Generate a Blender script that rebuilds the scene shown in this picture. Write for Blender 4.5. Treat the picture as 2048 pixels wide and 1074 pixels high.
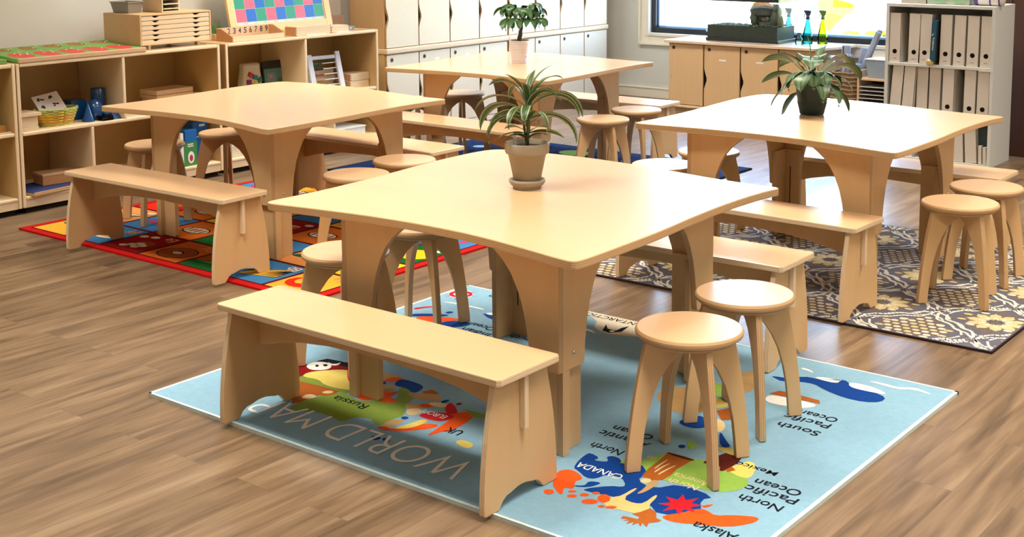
import bpy, bmesh, math, random
from mathutils import Vector, Matrix
R_ = math.radians
PI = math.pi
for o in list(bpy.data.objects): bpy.data.objects.remove(o, do_unlink=True)
SC = bpy.context.scene
COL = SC.collection

# ------------------------------------------------------------------ camera, sky, sun, ceiling lights, exposure
cd = bpy.data.cameras.new('camera'); cam = bpy.data.objects.new('camera', cd); COL.objects.link(cam)
cam.matrix_world = Matrix(((0.790336, -0.074306, 0.608151, 0.0000),(0.612657, 0.103108, -0.783594, 0.0000),(-0.004480, 0.991891, 0.127014, 1.6740),(0,0,0,1)))
cd.lens = 45.9981
cd.shift_x = -0.02033; cd.shift_y = -0.17595
cd.sensor_width = 36; cd.sensor_fit = 'HORIZONTAL'
cd.clip_start = .05; cd.clip_end = 300
SC.camera = cam

SC.view_settings.view_transform = 'Standard'; SC.view_settings.look = 'None'
SC.view_settings.gamma = 1; SC.view_settings.use_curve_mapping = False
SC.view_settings.exposure = 0.14

W = bpy.data.worlds.new('world'); SC.world = W; W.use_nodes = True
nt = W.node_tree; bg = nt.nodes['Background']
sky = nt.nodes.new('ShaderNodeTexSky'); sky.sky_type = 'NISHITA'
sky.sun_disc = False; sky.sun_elevation = R_(48); sky.sun_rotation = R_(200); sky.air_density = 1.0; sky.dust_density = 1.5
nt.links.new(sky.outputs[0], bg.inputs[0]); bg.inputs[1].default_value = 3.8
sd = bpy.data.lights.new('sun', 'SUN'); sd.energy = 22.0; sd.angle = R_(.6); sd.color = (1, .96, .9)
sun = bpy.data.objects.new('sun', sd); COL.objects.link(sun); sun.rotation_euler = (R_(42), 0, R_(10))
CEIL = 2.85
for lx in (-6.0, -3.6, -1.2, 1.2):
    for ly, le in ((-.2, 14), (2.7, 44), (5.6, 44), (8.5, 34)):
        ld = bpy.data.lights.new('ceiling_panel', 'AREA'); ld.shape = 'RECTANGLE'; ld.size = 1.2; ld.size_y = .6
        ld.energy = le*(.62 if lx < -5 and ly < 4 else 1); ld.spread = R_(125); ld.color = (1.0, .90, .76)
        lo = bpy.data.objects.new('ceiling_panel', ld); COL.objects.link(lo); lo.location = (lx, ly, CEIL - .03)

# ------------------------------------------------------------------ materials
MATS = {}
def lin(c):
    return tuple((x/12.92 if x <= .04045 else ((x+.055)/1.055)**2.4) for x in c)
def rgb(r, g, b): return lin((r/255, g/255, b/255))
def mat(name, col, rough=.5, spec=.5, metal=0, noise=0, nscale=(8, 8, 8), bump=0, bscale=200, coat=0, trans=0, emis=0):
    if name in MATS: return MATS[name]
    m = bpy.data.materials.new(name); m.use_nodes = True; N = m.node_tree.nodes; L = m.node_tree.links
    b = N['Principled BSDF']
    b.inputs['Base Color'].default_value = (*col, 1); b.inputs['Roughness'].default_value = rough
    b.inputs['Specular IOR Level'].default_value = spec; b.inputs['Metallic'].default_value = metal
    b.inputs['Coat Weight'].default_value = coat; b.inputs['Transmission Weight'].default_value = trans
    tc = N.new('ShaderNodeTexCoord')
    if noise:
        mp = N.new('ShaderNodeMapping'); mp.inputs['Scale'].default_value = nscale; L.new(tc.outputs['Object'], mp.inputs[0])
        nz = N.new('ShaderNodeTexNoise'); nz.inputs['Scale'].default_value = 1; nz.inputs['Detail'].default_value = 5; nz.inputs['Distortion'].default_value = .6
        L.new(mp.outputs[0], nz.inputs[0])
        mx = N.new('ShaderNodeMix'); mx.data_type = 'RGBA'
        mx.inputs[6].default_value = (*[c*(1-noise) for c in col], 1); mx.inputs[7].default_value = (*[min(1, c*(1+noise)) for c in col], 1)
        L.new(nz.outputs[0], mx.inputs[0]); L.new(mx.outputs[2], b.inputs['Base Color'])
    if bump:
        n2 = N.new('ShaderNodeTexNoise'); n2.inputs['Scale'].default_value = bscale; L.new(tc.outputs['Object'], n2.inputs[0])
        bp = N.new('ShaderNodeBump'); bp.inputs['Strength'].default_value = bump; bp.inputs['Distance'].default_value = .004
        L.new(n2.outputs[0], bp.inputs['Height']); L.new(bp.outputs[0], b.inputs['Normal'])
    MATS[name] = m; return m

def ply(name, axis, c1, c2, rough=.5, freq=900.):
    """plywood edge: thin layers across the board thickness (local axis)"""
    if name in MATS: return MATS[name]
    m = bpy.data.materials.new(name); m.use_nodes = True; N = m.node_tree.nodes; L = m.node_tree.links
    b = N['Principled BSDF']; b.inputs['Roughness'].default_value = rough
    tc = N.new('ShaderNodeTexCoord'); sp = N.new('ShaderNodeSeparateXYZ'); L.new(tc.outputs['Object'], sp.inputs[0])
    ml = N.new('ShaderNodeMath'); ml.operation = 'MULTIPLY'; ml.inputs[1].default_value = freq; L.new(sp.outputs[axis], ml.inputs[0])
    sn = N.new('ShaderNodeMath'); sn.operation = 'SINE'; L.new(ml.outputs[0], sn.inputs[0])
    mr = N.new('ShaderNodeMapRange'); mr.inputs[1].default_value = -1; mr.inputs[2].default_value = 1; L.new(sn.outputs[0], mr.inputs[0])
    mx = N.new('ShaderNodeMix'); mx.data_type = 'RGBA'; mx.inputs[6].default_value = (*c1, 1); mx.inputs[7].default_value = (*c2, 1)
    L.new(mr.outputs[0], mx.inputs[0]); L.new(mx.outputs[2], b.inputs['Base Color'])
    MATS[name] = m; return m

def glassy(name, tint, gloss=1.0, rough=.02):
    if name in MATS: return MATS[name]
    m = bpy.data.materials.new(name); m.use_nodes = True; N = m.node_tree.nodes; L = m.node_tree.links
    N.remove(N['Principled BSDF']); out = N['Material Output']
    t = N.new('ShaderNodeBsdfTransparent'); t.inputs[0].default_value = (*tint, 1)
    g = N.new('ShaderNodeBsdfGlossy'); g.inputs['Roughness'].default_value = rough
    fr = N.new('ShaderNodeFresnel'); fr.inputs[0].default_value = 1.45
    mx = N.new('ShaderNodeMixShader'); gm = N.new('ShaderNodeMath'); gm.operation = 'MULTIPLY'; gm.inputs[1].default_value = gloss; L.new(fr.outputs[0], gm.inputs[0]); L.new(gm.outputs[0], mx.inputs[0]); L.new(t.outputs[0], mx.inputs[1]); L.new(g.outputs[0], mx.inputs[2])
    L.new(mx.outputs[0], out.inputs[0]); MATS[name] = m; return m

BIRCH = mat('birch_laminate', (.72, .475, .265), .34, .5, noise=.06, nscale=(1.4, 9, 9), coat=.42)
BIRCH.node_tree.nodes['Principled BSDF'].inputs['Coat Roughness'].default_value = .13
BIRCH_V = mat('birch_panel', (.66, .43, .215), .42, .4, noise=.10, nscale=(9, 9, 1.3))
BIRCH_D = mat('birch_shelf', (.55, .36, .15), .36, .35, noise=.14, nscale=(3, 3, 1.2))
MAPLE_L = mat('pale_maple', (.72, .56, .36), .5, .4, noise=.05, nscale=(2, 2, 6))
NOSE = mat('pale_edging', (.80, .64, .41), .4, .4)
LOCK = mat('locker_laminate', (.76, .67, .50), .5, .4, noise=.04, nscale=(40, 40, 40))
LOCK2 = mat('cabinet_laminate', (.68, .46, .25), .5, .4, noise=.05, nscale=(60, 60, 3))
WOOD_M = mat('beech_box', (.66, .44, .26), .5, .4, noise=.08, nscale=(2, 12, 12))
WOOD_R = mat('cut_box_wood', (.50, .26, .11), .5, .4, noise=.1, nscale=(12, 12, 12))
C1, C2 = (.60, .40, .21), (.44, .26, .12)
PLY = [ply('ply_edge_x', 0, C1, C2), ply('ply_edge_y', 1, C1, C2), ply('ply_edge_z', 2, C1, C2)]
PLYL = [ply('pale_ply_'+'xyz'[k], k, (.82, .66, .46), (.66, .46, .27)) for k in range(3)]  # pale ply layers, brightened to paint in an edge highlight
DARK = mat('gap_shade', (.02, .014, .01), .8, .1)  # near-black colour standing in for shade in gaps, slots and holes
STEEL = mat('steel', (.7, .7, .7), .25, .5, 1)
WHITE = mat('white_paint', (.82, .82, .80), .45)
BLACK = mat('black_plastic', (.012, .013, .015), .35)

# ------------------------------------------------------------------ mesh helpers
class MB:
    def __init__(s): s.v = []; s.f = []; s.m = []; s.s = []
    def add(s, vs, fs, mi=0, M=None, sm=False):
        n = len(s.v)
        for v in vs:
            v = Vector(v)
            s.v.append(M @ v if M else v)
        for k, f in enumerate(fs):
            s.f.append([i+n for i in f]); s.m.append(mi[k] if isinstance(mi, (list, tuple)) else mi); s.s.append(sm)
        return s
    def box(s, x0, x1, y0, y1, z0, z1, m=0, M=None):
        vs = [(x, y, z) for z in (z0, z1) for y in (y0, y1) for x in (x0, x1)]
        fs = [(0, 2, 3, 1), (4, 5, 7, 6), (0, 1, 5, 4), (2, 6, 7, 3), (0, 4, 6, 2), (1, 3, 7, 5)]
        return s.add(vs, fs, m, M)
    def prism(s, pts, plane, lo, hi, mf=0, ms=0, M=None):
        def P(a, b, c):
            return {'xy': (a, b, c), 'xz': (a, c, b), 'yz': (c, a, b)}[plane]
        n = len(pts)
        ar = sum(pts[i][0]*pts[(i+1) % n][1]-pts[(i+1) % n][0]*pts[i][1] for i in range(n))
        if ar < 0: pts = pts[::-1]
        vs = [P(a, b, lo) for a, b in pts]+[P(a, b, hi) for a, b in pts]
        fs = [list(range(n))[::-1], list(range(n, 2*n))]+[(i, (i+1) % n, n+(i+1) % n, n+i) for i in range(n)]
        if plane == 'xz': fs = [f[::-1] for f in fs]
        return s.add(vs, fs, [mf, mf]+[ms]*n, M)
    def lathe(s, prof, n=40, m=0, M=None, cap=True, sm=True):
        vs = []
        for r, z in prof:
            for k in range(n): vs.append((r*math.cos(2*PI*k/n), r*math.sin(2*PI*k/n), z))
        fs = []
        for i in range(len(prof)-1):
            for k in range(n): fs.append((i*n+k, i*n+(k+1) % n, (i+1)*n+(k+1) % n, (i+1)*n+k))
        mm = [m]*len(fs) if not isinstance(m, list) else [m[i] for i in range(len(prof)-1) for k in range(n)]
        s.add(vs, fs, mm, M, sm)
        if cap:
            m0 = m[0] if isinstance(m, list) else m; m1 = m[-1] if isinstance(m, list) else m
            b = len(s.v)-len(vs)
            if prof[0][0] > 1e-4: s.f.append([b+k for k in range(n)][::-1]); s.m.append(m0); s.s.append(False)
            if prof[-1][0] > 1e-4: s.f.append([b+(len(prof)-1)*n+k for k in range(n)]); s.m.append(m1); s.s.append(False)
        return s
    def tube(s, pts, rad, n=8, m=0, M=None):
        pts = [Vector(p) for p in pts]; k0 = len(pts)
        if not isinstance(rad, (list, tuple)): rad = [rad]*k0
        vs = []
        for i, p in enumerate(pts):
            d = (pts[min(i+1, k0-1)]-pts[max(i-1, 0)]).normalized()
            a = d.cross(Vector((0, 0, 1)));
            if a.length < .05: a = d.cross(Vector((1, 0, 0)))
            a.normalize(); b = d.cross(a)
            for k in range(n):
                t = 2*PI*k/n; vs.append(p+rad[i]*(math.cos(t)*a+math.sin(t)*b))
        fs = [(i*n+k, (i+1)*n+k, (i+1)*n+(k+1) % n, i*n+(k+1) % n) for i in range(k0-1) for k in range(n)]
        fs += [tuple(range(n)), tuple(range((k0-1)*n, k0*n))[::-1]]
        return s.add(vs, fs, m, M, True)
    def poly(s, pts, m=0, M=None): return s.add(pts, [list(range(len(pts)))], m, M)
    def ell(s, c, r, m=0, n=16, M=None):
        pr = [(math.sin(PI*i/10)*1.0, -math.cos(PI*i/10)) for i in range(11)]
        T = Matrix.Translation(c) @ Matrix.Diagonal((r[0], r[1], r[2], 1))
        return s.lathe([(max(a, 1e-5), b) for a, b in pr], n, m, (M @ T) if M else T)
    def build(s, name, mats, parent=None, bevel=0, seg=2, loc=None, rot=None):
        me = bpy.data.meshes.new(name); me.from_pydata([tuple(v) for v in s.v], [], s.f)
        if not isinstance(mats, (list, tuple)): mats = [mats]
        for x in mats: me.materials.append(x)
        me.polygons.foreach_set('material_index', s.m); me.polygons.foreach_set('use_smooth', s.s); me.update()
        o = bpy.data.objects.new(name, me); COL.objects.link(o)
        if parent: o.parent = parent
        if loc: o.location = loc
        if rot is not None: o.rotation_euler = rot if isinstance(rot, tuple) else (0, 0, rot)
        if bevel:
            b = o.modifiers.new('bevel', 'BEVEL'); b.width = bevel; b.segments = seg; b.limit_method = 'ANGLE'; b.angle_limit = R_(50)
        return o
def tag(o, label, cat=None, group=None, kind=None):
    if label: o['label'] = label
    if cat: o['category'] = cat
    if group: o['group'] = group
    if kind: o['kind'] = kind
    return o
def thing(name, loc, label, cat, rz=0, group=None):
    o = bpy.data.objects.new(name, None); COL.objects.link(o); o.location = loc; o.rotation_euler = (0, 0, rz); o.empty_display_size = .05
    return tag(o, label, cat, group)
def struct(o): o['kind'] = 'structure'; return o
KIDS = {}
def dup(root, loc, rz, label, group=None):
    def cp(o, par):
        c = o.copy(); COL.objects.link(c)
        if par: c.parent = par
        for ch in [x for x in ALL if x.parent == o]: cp(ch, c)
        return c
    global ALL
    ALL = list(bpy.data.objects)
    r = cp(root, None); r.location = loc; r.rotation_euler = (0, 0, rz); r['label'] = label
    if group: r['group'] = group
    return r
def text_polys(body, width, height, off=.012):
    """glyph outlines as filled polygons, scaled to width x height; origin at the start of the baseline"""
    cu = bpy.data.curves.new('text', 'FONT'); cu.body = body; cu.size = 1; cu.resolution_u = 6; cu.offset = off
    ob = bpy.data.objects.new('text', cu); COL.objects.link(ob)
    dg = bpy.context.evaluated_depsgraph_get(); dg.update()
    me = bpy.data.meshes.new_from_object(ob.evaluated_get(dg))
    vs = [tuple(v.co) for v in me.vertices]; fs = [list(p.vertices) for p in me.polygons]
    bpy.data.objects.remove(ob); bpy.data.curves.remove(cu); bpy.data.meshes.remove(me)
    x0 = min(v[0] for v in vs); x1 = max(v[0] for v in vs)
    sx = width/(x1-x0) if width else height; sy = height/.72
    return [((v[0]-x0)*sx, v[1]*sy, 0) for v in vs], fs
def chaikin(p, n=2, closed=True):
    for _ in range(n):
        q = []
        m = len(p)
        for i in range(m if closed else m-1):
            a, b = p[i], p[(i+1) % m]
            q.append((a[0]*.75+b[0]*.25, a[1]*.75+b[1]*.25)); q.append((a[0]*.25+b[0]*.75, a[1]*.25+b[1]*.75))
        p = q
    return p
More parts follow.
